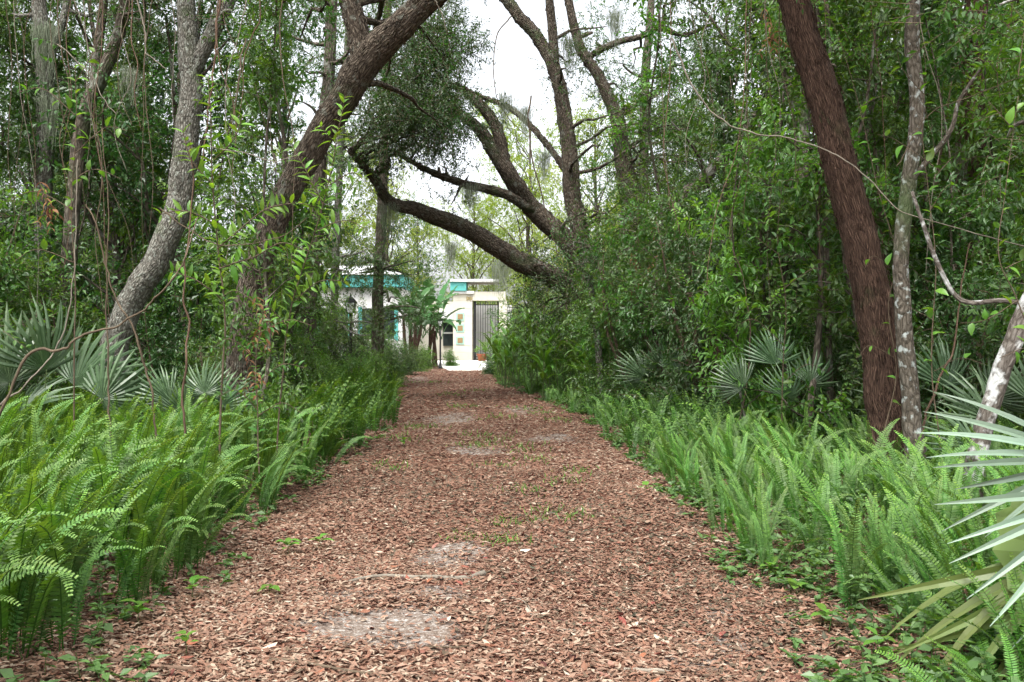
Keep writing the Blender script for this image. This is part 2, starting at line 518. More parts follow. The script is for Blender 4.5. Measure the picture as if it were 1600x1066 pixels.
def soilmat(name, stops, scale, patch=False):
    m, t, out = newmat(name)
    tc = t.nodes.new('ShaderNodeTexCoord')
    v = t.nodes.new('ShaderNodeTexVoronoi'); v.inputs['Scale'].default_value = scale; v.inputs['Randomness'].default_value = 1
    mp = t.nodes.new('ShaderNodeMapping'); mp.inputs['Scale'].default_value = (1, 1, .3)
    n0 = t.nodes.new('ShaderNodeTexNoise'); n0.inputs['Scale'].default_value = scale * .7; n0.inputs['Detail'].default_value = 3
    t.links.new(tc.outputs['Object'], n0.inputs['Vector'])
    va = t.nodes.new('ShaderNodeVectorMath'); va.operation = 'MULTIPLY_ADD'; va.inputs[1].default_value = (.06, .06, .06)
    t.links.new(n0.outputs['Color'], va.inputs[0]); t.links.new(tc.outputs['Object'], va.inputs[2])
    t.links.new(va.outputs[0], mp.inputs['Vector']); t.links.new(mp.outputs[0], v.inputs['Vector'])
    sep = t.nodes.new('ShaderNodeSeparateColor')
    t.links.new(v.outputs['Color'], sep.inputs[0])
    r = ramp(t, sep.outputs[0], stops)
    n = t.nodes.new('ShaderNodeTexNoise'); n.inputs['Scale'].default_value = 60; n.inputs['Detail'].default_value = 6
    t.links.new(tc.outputs['Object'], n.inputs['Vector'])
    mr = t.nodes.new('ShaderNodeMapRange'); mr.inputs['To Min'].default_value = .55; mr.inputs['To Max'].default_value = 1.3
    t.links.new(n.outputs['Fac'], mr.inputs['Value'])
    mu = t.nodes.new('ShaderNodeMixRGB'); mu.blend_type = 'MULTIPLY'; mu.inputs[0].default_value = 1
    t.links.new(r.outputs[0], mu.inputs[1]); t.links.new(mr.outputs[0], mu.inputs[2])
    col = mu.outputs[0]
    if patch:      # bare limestone and sand worn through the litter
        at = t.nodes.new('ShaderNodeAttribute'); at.attribute_name = 'tint'
        n2 = t.nodes.new('ShaderNodeTexNoise'); n2.inputs['Scale'].default_value = 7; n2.inputs['Detail'].default_value = 8; n2.inputs['Roughness'].default_value = .7
        t.links.new(tc.outputs['Object'], n2.inputs['Vector'])
        ad = t.nodes.new('ShaderNodeMath'); ad.operation = 'MULTIPLY_ADD'; ad.inputs[1].default_value = 1.0
        t.links.new(at.outputs['Fac'], ad.inputs[0]); t.links.new(n2.outputs['Fac'], ad.inputs[2])
        f1 = ramp(t, ad.outputs[0], [(.64, (0, 0, 0)), (.84, (1, 1, 1))])
        n3 = t.nodes.new('ShaderNodeTexNoise'); n3.inputs['Scale'].default_value = 22; n3.inputs['Detail'].default_value = 9; n3.inputs['Roughness'].default_value = .8
        t.links.new(tc.outputs['Object'], n3.inputs['Vector'])
        s = ramp(t, n3.outputs['Fac'], [(.34, (.10, .070, .054)), (.50, (.18, .140, .112)), (.58, (.32, .29, .26)), (.66, (.60, .58, .54))])
        mx = t.nodes.new('ShaderNodeMixRGB')
        t.links.new(f1.outputs[0], mx.inputs[0]); t.links.new(col, mx.inputs[1]); t.links.new(s.outputs[0], mx.inputs[2])
        col = mx.outputs[0]
    b = t.nodes.new('ShaderNodeBsdfPrincipled'); b.inputs['Roughness'].default_value = .95; b.inputs['Specular IOR Level'].default_value = .1
    t.links.new(col, b.inputs['Base Color'])
    bp = t.nodes.new('ShaderNodeBump'); bp.inputs['Strength'].default_value = .8; bp.inputs['Distance'].default_value = .02
    t.links.new(n.outputs['Fac'], bp.inputs['Height']); t.links.new(bp.outputs[0], b.inputs['Normal'])
    t.links.new(b.outputs[0], out.inputs['Surface'])
    return m

M['ground'] = soilmat('forest_floor', [(0, (.040, .028, .018)), (.5, (.090, .055, .034)), (1, (.150, .090, .055))], 22)
M['path'] = soilmat('path_litter', [(0, (.042, .023, .016)), (.3, (.100, .046, .030)), (.6, (.165, .082, .055)), (1, (.250, .155, .110))], 30, True)

tagged(single('ground', ground_mesh().mesh('ground', M['ground'], True), None, None), kind='structure')

# bare spots worn through the leaves: x, y, length across, length along, strength
def gp(px, py):
    d = CZ * FP / (py - HZ)
    return (px - 800) / FP * d, d
SPOTS = [(gp(585, 985), .42, .30, 1.0), (gp(500, 985), .10, .12, .9), (gp(655, 965), .16, .25, .8), (gp(700, 862), .28, .45, .62),
         (gp(745, 706), .42, .6, .6), (gp(560, 930), .3, .2, .5), (gp(1130, 1010), .22, .4, .45), (gp(1120, 960), .16, .3, .4), (gp(860, 685), .5, .7, .4),
         (gp(700, 655), .6, 1.2, .45), (gp(815, 642), .5, 1.2, .35), (gp(650, 593), .6, 2.5, .4), (gp(690, 930), .2, .2, .4), (gp(1090, 1040), .2, .2, .4)]
def bare(x, y):
    b = np.zeros(np.shape(x))
    for (sx, sy), a, c, k in SPOTS:
        b = np.maximum(b, k * np.exp(-(((x - sx) / a) ** 2 + ((y - sy) / c) ** 2) ** 1.5))
    return b

def path_mesh():
    ys = np.concatenate([np.arange(-6, 16, .10), np.arange(16, 48.3, .2)])
    u = np.linspace(0, 1, 41)
    Y, U = np.meshgrid(ys, u, indexing='ij')
    X = edgeL(Y) * (1 - U) + edgeR(Y) * U
    jig = .12 * np.sin(2.1 * Y) + .08 * np.sin(5.3 * Y + 1) + .05 * np.sin(11 * Y)
    X = X + jig * ((U < .01) | (U > .99)) * np.where(U < .5, -1, 1)
    Z = gz(X, Y) - 0.02 * ((U < .01) | (U > .99)) + 0.004
    n = len(u)
    i = np.arange(len(ys) - 1)[:, None] * n; j = np.arange(n - 1)[None]
    Q = np.stack([i + j, i + j + 1, i + n + j + 1, i + n + j], -1).reshape(-1, 4)
    mb = MB()
    mb.add(np.stack([X, Y, Z], -1).reshape(-1, 3), None, Q, bare(X, Y).ravel())
    return mb
path = tagged(single('path', path_mesh().mesh('path', M['path'], True), None, None), kind='structure')

# ------------------------------------------------------------------ leaf litter
def litter():
    rg = np.random.default_rng(5)
    mb = MB()
    for (y0, y1, dens, L, wide) in [(3.6, 7.5, 3200, .047, .8), (7.5, 12, 1900, .054, .8), (12, 20, 800, .066, .7), (20, 48, 260, .092, .4)]:
        n = int(dens * (y1 - y0) * (4.2 + 2 * wide))
        y = rg.uniform(y0, y1, n)
        a, b = edgeL(y) - wide, edgeR(y) + wide
        x = a + (b - a) * rg.uniform(0, 1, n)
        out = np.maximum(edgeL(y) - x, x - edgeR(y))
        # drifts: clumps of dense and thin cover
        c = .5 + .5 * np.sin(1.7 * x + .6 * y) * np.sin(.9 * y - 1.3 * x + 1) + .35 * np.sin(5.2 * x + 3.9 * y)
        edge = np.exp(-((out + .3) / .45) ** 2)
        keep = rg.uniform(0, 1, n) < np.clip(.55 + .3 * c + .5 * edge - 1.25 * bare(x, y) * (.75 + .5 * np.sin(9 * x + 2 * y) * np.sin(7 * y - 3 * x)), .06, 1)
        x, y, out = x[keep], y[keep], out[keep]
        n = len(x)
        th = rg.uniform(0, 2 * math.pi, n)
        tilt = rg.normal(0, .13, n)
        d = np.stack([np.cos(th), np.sin(th), tilt], -1)
        nor = nrm(np.stack([rg.normal(0, .2, n), rg.normal(0, .2, n), np.ones(n)], -1))
        Lr = L * rg.uniform(.5, 1.25, n)
        z = gz(x, y) + .008 + rg.uniform(0, .018, n) + np.abs(tilt) * Lr * .35
        tint = np.clip(rg.beta(1.5, 1.7, n) + .12 * np.sin(.8 * x + .5 * y), 0, .93)
        pale = rg.uniform(0, 1, n) < .04
        tint[pale] = rg.uniform(.9, 1, pale.sum())
        big = rg.uniform(0, 1, n) < .03
        Lr[big] *= 1.5
        fl = rg.uniform(0, 1, n) < .5        # half of them curl up, half down
        bt = L7 if y1 < 13 else L4
        tp = (bt[0] * np.array([1, 1, .9]), bt[1])
        tp2 = (bt[0] * np.array([1, 1, -.8]), bt[1])
        for msk, tpl in ((fl, tp), (~fl, tp2)):
            leaves(mb, np.stack([x, y, z], -1)[msk], d[msk], nor[msk], Lr[msk], (Lr * rg.uniform(.30, .48, n))[msk], tint[msk], tpl)
    return mb
single('leaf_litter', litter().mesh('leaf_litter', M['litter']), 'reddish brown fallen oak leaves carpeting the whole woodland path', 'leaf litter', kind='stuff')

# nearest leaves, big enough to pick out one by one, lie on the path as pieces of it
def dead_leaf_mesh(seed):
    rg = np.random.default_rng(seed)
    mb = MB()
    n = 7
    t = np.linspace(0, 1, n)
    wd = .5 * np.sin(np.pi * np.clip(t, 0, 1) ** .8) * .42 + .004
    bend = rg.uniform(-.35, .45)
    z = bend * (t - .5) ** 2
    cup = rg.uniform(-.25, .35)
    tn = np.clip(rg.beta(1.3, 1.3), 0, 1)
    V = []
    for k in range(n):
        for s in (-1, 0, 1):
            V.append((t[k] - .5 + rg.normal(0, .012), s * wd[k] * rg.uniform(.85, 1.1), z[k] + abs(s) * cup * wd[k] + .02))
    Q = []
    for k in range(n - 1):
        for s in range(2):
            a = k * 3 + s
            Q.append((a, a + 3, a + 4, a + 1))
    mb.add(V, None, Q, tn)
    prisms(mb, [(-.5, 0, z[0] + .02)], [(-.68, rg.normal(0, .04), z[0] + .03)], [.008], [.006], tn)
    return mb.mesh('fallen_leaf', M['litter'])
dl = [dead_leaf_mesh(k) for k in range(14)]
rgl = np.random.default_rng(3)
for k in range(300):
    y = 3.75 + 4.2 * rgl.uniform(0, 1) ** 1.6
    x = rgl.uniform(max(edgeL(y), -.5 * y), min(edgeR(y), .5 * y))
    o = part('fallen_leaf', dl[k % 14], path, (x, y, float(gz(x, y)) + .022), (rgl.normal(0, .25), rgl.normal(0, .25), rgl.uniform(0, 6.28)), rgl.uniform(.055, .095))

# ------------------------------------------------------------------ trees: generators
def clump_sprigs(mb, c, r, n, rg, K=8, TL=.34, LL=.085, LW=.42, tint=.5, tpl=L4, droop=.25, flat=.75, m=0, mt=1):
    """one uneven leaf clump of n twigs about c, denser to its outside, broken by gaps"""
    u = nrm(rg.normal(0, 1, (n * 2, 3)))
    rad = rg.uniform(.15, 1, n * 2) ** .55
    q = u * rad[:, None]
    ph = rg.uniform(0, 6.28, 3)
    g = np.sin(4.3 * q[:, 0] + ph[0]) + np.sin(4.9 * q[:, 1] + ph[1]) + np.sin(5.7 * q[:, 2] + ph[2])
    q = q[g > -.35][:n]
    sc_ = np.array([1, 1, flat]) * r * rg.uniform(.8, 1.2, 3)
    o = c + q * sc_
    d = nrm(q + rg.normal(0, .5, q.shape) + np.array([0, 0, .1]))
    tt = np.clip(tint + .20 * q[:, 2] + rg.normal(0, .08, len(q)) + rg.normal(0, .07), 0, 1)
    sprigs(mb, o, d, K, TL, LL, LW, tt, rg, tpl, droop, m, mt)

def limb(mb, a, b, r0, r1, rg, sag=.12, sides=6, m=0):
    a, b = np.asarray(a, float), np.asarray(b, float)
    L = np.linalg.norm(b - a)
    k = 4
    t = np.linspace(0, 1, k + 1)[:, None]
    p = a * (1 - t) + b * t + np.array([0, 0, 1]) * (L * sag * np.sin(np.pi * t))
    j = rg.normal(0, .05 * L, p.shape); j[0] = 0; j[-1] = 0
    p = p + j
    tube(mb, p, np.linspace(r0, r1, k + 1), sides, 2 * k + 1, .3, .5, m, .05, int(rg.integers(1e6)))
    return p

def gen_tree(seed, H, r0, crown_lo, crown_r, nclump, spr, LL, LW, leafm, barkm, lean=.06, sr=1.0, K=8):
    rg = np.random.default_rng(seed)
    tb, cb = MB(), MB()
    n = 7
    t = np.linspace(0, 1, n)
    off = np.cumsum(rg.normal(0, lean * H / n, (n, 2)), 0)
    off -= off[0]
    tr = np.column_stack([off, t * H * .92])
    rd = r0 * (1 - .8 * t ** .9); rd[0] *= 1.35
    p, r = tube(tb, np.vstack([tr[0] - [0, 0, .3], tr]), np.concatenate([[rd[0] * 1.1], rd]), 9, 30, .25, .5, 0, .06, seed)
    for k in range(nclump):
        zf = crown_lo + (1 - crown_lo) * rg.uniform(0, 1) ** .9
        zf0 = max(.12, zf - rg.uniform(.05, .2))
        i = int(np.clip(zf0 * len(p), 0, len(p) - 1))
        ang = k * 2.4 + rg.normal(0, .4)
        rr = crown_r * rg.uniform(.35, 1.0) * (1.15 - .5 * abs(zf - .65))
        c = np.array([p[i][0] + math.cos(ang) * rr, p[i][1] + math.sin(ang) * rr, zf * H])
        q = limb(tb, p[i], c, r[i] * .42 + .01, .012, rg, .08, 5)
        cr = sr * rg.uniform(.65, 1.25)
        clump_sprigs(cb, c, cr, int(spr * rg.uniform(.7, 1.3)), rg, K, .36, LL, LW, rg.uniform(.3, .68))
        # leaf twigs along the limb as well
        s = q[2:4] + rg.normal(0, .15, (2, 3))
        for e in s:
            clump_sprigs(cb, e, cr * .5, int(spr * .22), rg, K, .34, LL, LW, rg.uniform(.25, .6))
    return tb.mesh('trunk', M[barkm], True), cb.mesh('crown', [M[leafm], M['twig']])

def gen_shrub(seed, H, W, nst, ncl, spr, LL, LW, leafm, sr=.6, K=8, lo=.12, tpl=L4):
    rg = np.random.default_rng(seed)
    tb, cb = MB(), MB()
    for k in range(nst):
        ang = rg.uniform(0, 6.28)
        b = np.array([math.cos(ang), math.sin(ang), 0]) * rg.uniform(.02, .25) * W
        h = H * rg.uniform(.6, 1.0)
        tip = b + np.array([math.cos(ang) * W * rg.uniform(.1, .8), math.sin(ang) * W * rg.uniform(.1, .8), h])
        mid = (b + tip) / 2 + rg.normal(0, .12 * W, 3) * np.array([1, 1, .3])
        p, r = tube(tb, [b - [0, 0, .2], b, mid, tip], [.03 * H ** .5, .024 * H ** .5, .016 * H ** .5, .005], 5, 12, .3, .5, 0, .05, seed + k)
        for c in range(ncl):
            i = int(len(p) * np.clip(lo + (1 - lo) * rg.uniform(0, 1), 0, .99))
            o = p[i] + rg.normal(0, .28 * W, 3) * np.array([1, 1, .35])
            o[2] = max(o[2], .25)
            limb(tb, p[i], o, .010, .004, rg, .05, 3)
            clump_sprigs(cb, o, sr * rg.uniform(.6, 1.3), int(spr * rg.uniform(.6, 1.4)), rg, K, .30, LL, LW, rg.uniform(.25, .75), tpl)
    return tb.mesh('stems', M['twig'], True), cb.mesh('foliage', [M[leafm], M['twig']])

TREES = [gen_tree(101, 13, .17, .25, 2.6, 24, 66, .115, .46, 'leaf_mid', 'bark_bg'),
         gen_tree(102, 15, .21, .30, 3.0, 26, 70, .100, .44, 'leaf_oak', 'bark_bg'),
         gen_tree(103, 11, .12, .18, 2.2, 22, 66, .120, .48, 'leaf_dark', 'bark_bg', .08),
         gen_tree(104, 14, .15, .22, 2.4, 24, 64, .120, .45, 'leaf_mid', 'bark_grey', .09),
         gen_tree(105, 9, .08, .15, 1.8, 20, 60, .130, .48, 'leaf_bright', 'bark_bg', .09)]
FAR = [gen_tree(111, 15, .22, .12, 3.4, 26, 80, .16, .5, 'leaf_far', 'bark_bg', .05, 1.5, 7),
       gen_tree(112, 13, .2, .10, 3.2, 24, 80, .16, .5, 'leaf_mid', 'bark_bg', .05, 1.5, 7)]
SHRUBS = [gen_shrub(201, 3.6, 1.3, 6, 8, 30, .105, .48, 'leaf_mid'),
          gen_shrub(202, 2.6, 1.2, 7, 7, 32, .095, .48, 'leaf_dark'),
          gen_shrub(203, 4.6, 1.4, 6, 9, 34, .090, .45, 'leaf_oak', .7),
          gen_shrub(204, 2.2, 1.0, 6, 6, 30, .105, .48, 'leaf_bright', .5, 7),
          gen_shrub(205, 5.4, 1.5, 6, 10, 34, .105, .46, 'leaf_mid', .75)]

HERO_PX = []      # (px0, px1, d): sight lines kept open in front of the big trunks
def hero(name, label, specs, barkm, clumps=(), leafm='leaf_oak', cat='tree', sides=14, lump=.07, LL=.075, LW=.42, group=None, own=True, wob=.35, rs=7, spr=1.0):
    """a tree from its limbs; each limb is a list of (px, py, d, width in pixels)"""
    rg = np.random.default_rng(rs)
    x0, y0, d0, w0 = specs[0][0]
    bx, by = (x0 - 800) / FP * d0, d0
    base = np.array([bx, by, float(gz(bx, by))])
    root = thing(name, label, cat, base, group)
    tb, cb = MB(), MB()
    allp = []
    for k, sp in enumerate(specs):
        pts = [P(a, b, d) - base for a, b, d, w_ in sp]
        rad = [w_ * .76 / 2 / FP * d for a, b, d, w_ in sp]
        if k == 0:
            pts[0][2] = -.15
            pts = [pts[0]] + pts[1:]
        p, r = tube(tb, pts, rad, sides if k == 0 else max(8, sides - 4), 6 * (len(pts) - 1) + 1, wob * .3, .5, 0, lump, rs * 31 + k)
        allp.append(np.column_stack([p, r]))
    ap = np.vstack(allp)
    for (a, b, d, rr, n, tn) in clumps:
        c = P(a, b, d) - base
        dist = np.linalg.norm(ap[:, :3] - c, axis=1) + (ap[:, 2] > c[2] + .6) * 1.0
        i = int(np.argmin(dist))
        limb(tb, ap[i, :3], c, min(ap[i, 3] * .5, .05) + .006, .01, rg, .06, 5)
        clump_sprigs(cb, c, rr, int(n * spr), rg, 8, .34, LL, LW, tn)
    part('trunk', tb.mesh('trunk', M[barkm], True), root)
    if clumps:
        part('crown', cb.mesh('crown', [M[leafm], M['twig']]), root)
    return root, base, ap

def bark_strips(root, ap, mat, n, L, wd, lift, seed, lo=0.0, hi=1.0):
    """thin bark strips and plates standing a little proud of the trunk, one part of it"""
    rg = np.random.default_rng(seed)
    mb = MB()
    k = (len(ap) * (lo + (hi - lo) * rg.uniform(0, 1, n))).astype(int).clip(1, len(ap) - 2)
    p, r = ap[k, :3], ap[k, 3]
    tg = nrm(ap[k + 1, :3] - ap[k - 1, :3])
    u = nrm(np.cross(tg, np.array([0, 1.0, .03])))
    v = np.cross(tg, u)
    th = rg.uniform(0, 6.28, n)
    nor = u * np.cos(th)[:, None] + v * np.sin(th)[:, None]
    o = p + nor * (r * rg.uniform(.98, 1.04, n))[:, None] + tg * rg.uniform(-.1, .1, n)[:, None]
    d = nrm(tg * np.where(rg.uniform(0, 1, n) < .5, 1, -1)[:, None] + nor * rg.uniform(.0, lift, n)[:, None] + rg.normal(0, .12, (n, 3)))
    leaves(mb, o, d, nor, L * rg.uniform(.4, 1.3, n), wd * rg.uniform(.5, 1.4, n), .5, L4)
    part('bark_strips', mb.mesh('bark_strips', M[mat]), root)['kind'] = 'stuff'

def rclumps(rg, px, py, d, rr, n, cnt):
    return [(rg.uniform(*px), rg.uniform(*py), rg.uniform(*d), rg.uniform(*rr), n, rg.uniform(.25, .7)) for _ in range(cnt)]
rg = np.random.default_rng(21)

# big oak leaning over the path from the left
rt, rb_, rap = hero('leaning_oak', 'thick brown oak trunk leaning from the left across the top of the path', [
    [(385, 716, 13, 100), (383, 640, 13, 80), (385, 520, 13, 70), (408, 400, 13, 58), (452, 300, 12.9, 57), (512, 190, 12.8, 58), (572, 95, 12.6, 66), (640, 30, 12.4, 54), (720, -45, 12.2, 48), (860, -170, 12, 40), (980, -260, 12, 25)],
    [(570, 100, 12.6, 60), (558, 40, 12.6, 44), (535, -30, 12.6, 40), (500, -160, 12.8, 30)],
    [(700, -30, 12.2, 30), (740, -140, 13, 24), (760, -280, 13.5, 14)]],
    'bark_oak', rclumps(rg, (380, 980), (-420, -120), (10.5, 15), (.7, 1.3), 70, 16)
    + [(640, 60, 14.5, .7, 60, .3), (600, 130, 15, .6, 50, .3), (690, 90, 15, .6, 50, .35), (470, 60, 14, .7, 50, .4), (430, 20, 14, .7, 60, .4), (700, 200, 15.5, .5, 45, .3)], rs=3)
bark_strips(rt, rap, 'bark_oak', 1700, .09, .040, .08, 2)
# grey oak on the left, bent
rt, rb_, rap = hero('bent_grey_oak', 'pale grey lichen oak bent to the right behind the fan palm at left', [
    [(160, 691, 15, 72), (168, 620, 15, 62), (180, 550, 15, 58), (202, 475, 15, 56), (246, 412, 15, 54), (276, 335, 15, 50), (290, 230, 15, 48), (298, 110, 15, 44), (290, 0, 15, 38), (282, -160, 15, 28), (270, -300, 15, 16)],
    [(298, 120, 15, 36), (330, 55, 15, 33), (366, -25, 15, 30), (420, -200, 15, 18)]],
    'bark_grey', rclumps(rg, (130, 500), (-400, 40), (13.5, 17.5), (.7, 1.2), 60, 18), rs=4)
bark_strips(rt, rap, 'bark_grey', 1200, .08, .040, .06, 3)
# red-brown trunk on the right
rt, rb_, rap = hero('red_brown_trunk', 'thick shaggy red-brown trunk leaning left among ferns at right', [
    [(1405, 774, 10, 108), (1394, 690, 10, 94), (1384, 610, 10, 82), (1371, 500, 10, 75), (1346, 380, 10, 72), (1311, 250, 10, 69), (1276, 120, 10, 66), (1240, 0, 10, 60), (1200, -130, 10, 58), (1150, -330, 10, 40)]],
    'bark_red', rclumps(rg, (1000, 1420), (-520, -150), (8.5, 12), (.7, 1.2), 60, 12), sides=20, lump=.05, rs=5)
bark_strips(rt, rap, 'bark_red', 1500, .11, .022, .12, 1)
# slim lichen trunk
hero('spotted_slim_tree', 'slim dark trunk spotted with pale lichen beside the red-brown trunk', [
    [(1436, 793, 9.3, 50), (1428, 700, 9.3, 42), (1424, 640, 9.3, 38), (1412, 500, 9.3, 35), (1408, 400, 9.3, 32), (1418, 300, 9.3, 32), (1432, 180, 9.3, 29), (1425, 60, 9.3, 28), (1428, -60, 9.3, 24), (1440, -250, 9.3, 14)],
    [(1420, 285, 9.3, 14), (1450, 250, 9.25, 12), (1485, 205, 9.2, 10), (1497, 160, 9.2, 8), (1530, 110, 9.2, 5)]],
    'bark_lichen', rclumps(rg, (1300, 1560), (-380, -60), (8.6, 10.4), (.5, .9), 50, 9), 'leaf_mid', LL=.10, rs=6)
# white lichen trunk at the right border
hero('white_lichen_tree', 'leaning trunk blotched white with lichen at the right edge', [
    [(1512, 825, 8.3, 54), (1522, 740, 8.3, 42), (1535, 680, 8.3, 37), (1560, 600, 8.3, 36), (1588, 520, 8.3, 36), (1622, 430, 8.3, 34), (1640, 300, 8.3, 32), (1650, 100, 8.3, 26), (1655, -150, 8.3, 16)],
    [(1605, 474, 8.35, 11), (1560, 470, 8.4, 10), (1502, 470, 8.5, 10), (1468, 420, 8.5, 9.5), (1440, 345, 8.5, 8), (1425, 300, 8.5, 6)]],
    'bark_white', rclumps(rg, (1560, 1760), (-300, 250), (7.8, 9.5), (.4, .7), 40, 8), 'leaf_mid', LL=.09, rs=7)
# arching live oak in the middle distance
rt, rb_, rap = hero('arching_live_oak', 'many-limbed live oak right of the path, long limbs arching over it', [
    [(952, 617, 27, 105), (944, 570, 27, 84), (934, 510, 27, 76), (922, 440, 27, 74), (908, 385, 27, 56)],
    [(925, 470, 27, 54), (865, 432, 26, 46), (812, 410, 25.5, 42), (760, 375, 25, 37), (700, 345, 24.5, 35), (650, 328, 24, 30), (610, 315, 24, 24), (578, 270, 23.5, 17), (545, 235, 23, 10)],
    [(922, 425, 27, 50), (880, 370, 26.7, 41), (830, 325, 26.5, 37), (787, 262, 26, 34), (750, 205, 26, 26), (712, 175, 25.5, 18), (655, 150, 25, 9)],
    [(790, 268, 26, 26), (777, 205, 26, 24), (746, 160, 26, 20), (722, 140, 26, 15), (680, 128, 26, 10), (630, 110, 26, 6)],
    [(838, 333, 26.5, 22), (790, 305, 26, 19), (735, 290, 25.6, 17), (680, 272, 25.3, 13), (620, 240, 25, 8)],
    [(910, 395, 27, 40), (894, 300, 27, 35), (888, 220, 27, 32), (872, 130, 27, 30), (850, 75, 27, 26), (815, 30, 27, 24), (785, -5, 27, 22), (730, -60, 27, 14)],
    [(870, 125, 27, 20), (863, 50, 27, 19), (855, -40, 27, 15), (850, -160, 27, 8)],
    [(940, 520, 27.3, 56), (975, 420, 27.8, 50), (986, 330, 28, 46), (972, 240, 28, 35), (962, 185, 28, 30), (935, 120, 28, 24), (905, 70, 28, 20), (885, -10, 28, 15), (860, -120, 28, 8)],
    [(918, 92, 28, 13), (950, 72, 28, 13), (1000, 58, 28, 12), (1030, 45, 28, 11), (1068, 55, 28, 8), (1110, 40, 28, 4)],
    [(905, 330, 27.5, 16), (885, 270, 28, 13), (845, 215, 28.5, 12), (800, 172, 29, 12), (735, 145, 29, 8)]],
    'bark_oak', [(a_, b_, d_, r_, 190, t_ * .45) for a_, b_, d_, r_, n_, t_ in rclumps(rg, (600, 735), (10, 240), (22, 26), (.7, 1.1), 120, 24)] + rclumps(rg, (560, 660), (200, 300), (22, 24), (.6, 1.0), 60, 5)
    + rclumps(rg, (930, 1110), (130, 430), (24, 30), (.8, 1.4), 70, 26) + rclumps(rg, (820, 1000), (395, 520), (24, 28), (.6, 1.0), 70, 14)
    + rclumps(rg, (880, 1130), (-60, 110), (25, 31), (.8, 1.4), 50, 12) + rclumps(rg, (740, 880), (-250, -40), (24, 30), (.8, 1.3), 60, 10) + rclumps(rg, (660, 780), (240, 330), (24, 27), (.4, .7), 40, 4),
    sides=16, lump=.08, LL=.085, rs=8)
bark_strips(rt, rap, 'bark_oak', 2600, .16, .07, .08, 4)
# broken snag
hero('broken_snag', 'short broken leaning snag of pale torn wood right of the live oak', [
    [(1142, 680, 16, 40), (1140, 600, 16, 34), (1126, 550, 16, 30), (1106, 510, 16, 26), (1086, 480, 16, 20), (1074, 458, 16, 5)]], 'bark_red', cat='dead tree', rs=9)
# tall trunk behind, right
hero('tall_vine_trunk', 'tall straight brown trunk wound with vines behind the spotted tree', [
    [(1478, 691, 15, 54), (1490, 560, 15, 44), (1498, 430, 15, 42), (1510, 300, 15, 44), (1520, 150, 15, 45), (1525, 0, 15, 44), (1530, -160, 15, 34), (1535, -330, 15, 20)],
    [(1500, 430, 14.8, 9), (1478, 300, 14.75, 9), (1508, 170, 14.7, 9), (1490, 40, 14.7, 8), (1500, -60, 14.75, 8)],
    [(1512, 330, 14.72, 8), (1540, 200, 14.7, 8), (1528, 80, 14.7, 8), (1545, -40, 14.7, 7)]],
    'bark_red', rclumps(rg, (1380, 1680), (-420, 60), (13.5, 17), (.7, 1.2), 60, 16), 'leaf_mid', rs=10)
hero('thin_dark_tree', 'thin dark straight sapling trunk left of the red-brown trunk', [
    [(1300, 716, 13, 17), (1297, 600, 13, 14), (1292, 450, 13, 13), (1288, 300, 13, 12), (1285, 200, 13, 11), (1278, 50, 13, 9), (1270, -120, 13, 5)]],
    'bark_bg', rclumps(rg, (1180, 1360), (-160, 120), (12, 14.5), (.5, .8), 45, 10), 'leaf_mid', sides=8, rs=11)
hero('mossy_left_tree', 'grey trunk hung with moss at the far left edge', [
    [(58, 663, 18, 44), (62, 500, 18, 34), (68, 350, 18, 33), (72, 200, 18, 33), (70, 80, 18, 32), (58, -40, 18, 28), (50, -220, 18, 16)],
    [(70, 110, 18, 18), (100, 30, 18, 16), (118, -60, 18, 12)]],
    'bark_grey', rclumps(rg, (-60, 220), (-300, 60), (16.5, 20), (.8, 1.2), 55, 14), rs=12)
hero('forked_left_tree', 'brown forked trunk between the mossy trunk and the bent grey oak', [
    [(98, 672, 17, 42), (102, 520, 17, 33), (112, 350, 17, 31), (124, 230, 17, 31), (140, 160, 17, 30), (172, 92, 17, 26), (194, 20, 17, 24), (205, -120, 17, 16)],
    [(146, 145, 17, 20), (156, 60, 17, 19), (166, -30, 17, 16), (170, -160, 17, 9)]],
    'bark_bg', rclumps(rg, (60, 320), (-300, 30), (15.5, 18.5), (.8, 1.2), 55, 12), rs=13)
hero('slender_tree', 'slender grey trunk in front of the teal-roofed house', [
    [(516, 608, 30, 20), (520, 540, 30, 17), (524, 420, 30, 16), (528, 330, 30, 15), (535, 180, 30, 13), (545, 20, 30, 10), (550, -120, 30, 5)]],
    'bark_grey', rclumps(rg, (430, 600), (-100, 330), (28, 32), (.8, 1.3), 60, 16) + rclumps(rg, (480, 590), (380, 540), (28, 30), (.5, .8), 50, 10), 'leaf_mid', sides=9, LL=.09, rs=14)
hero('dark_straight_tree', 'dark straight trunk just left of the paddle-leaf plants by the house', [
    [(592, 603, 32, 28), (590, 520, 32, 25), (593, 400, 32, 22), (600, 250, 32, 20), (604, 120, 32, 18), (606, -40, 32, 14), (600, -200, 32, 8)]],
    'bark_bg', rclumps(rg, (545, 680), (-150, 260), (30, 34), (.8, 1.3), 55, 12) + rclumps(rg, (550, 670), (350, 520), (30, 33), (.5, .8), 60, 14), sides=9, LL=.09, rs=15)
hero('shaded_tree', 'shaded brown trunk behind the leaning oak, left of the house', [
    [(476, 630, 24, 44), (478, 560, 24, 35), (484, 470, 24, 32), (492, 380, 24, 30), (500, 250, 24, 27), (515, 100, 24, 24), (520, -80, 24, 18), (515, -240, 24, 8)]],
    'bark_bg', rclumps(rg, (390, 600), (-200, 260), (22, 26), (.8, 1.3), 60, 18), rs=16)
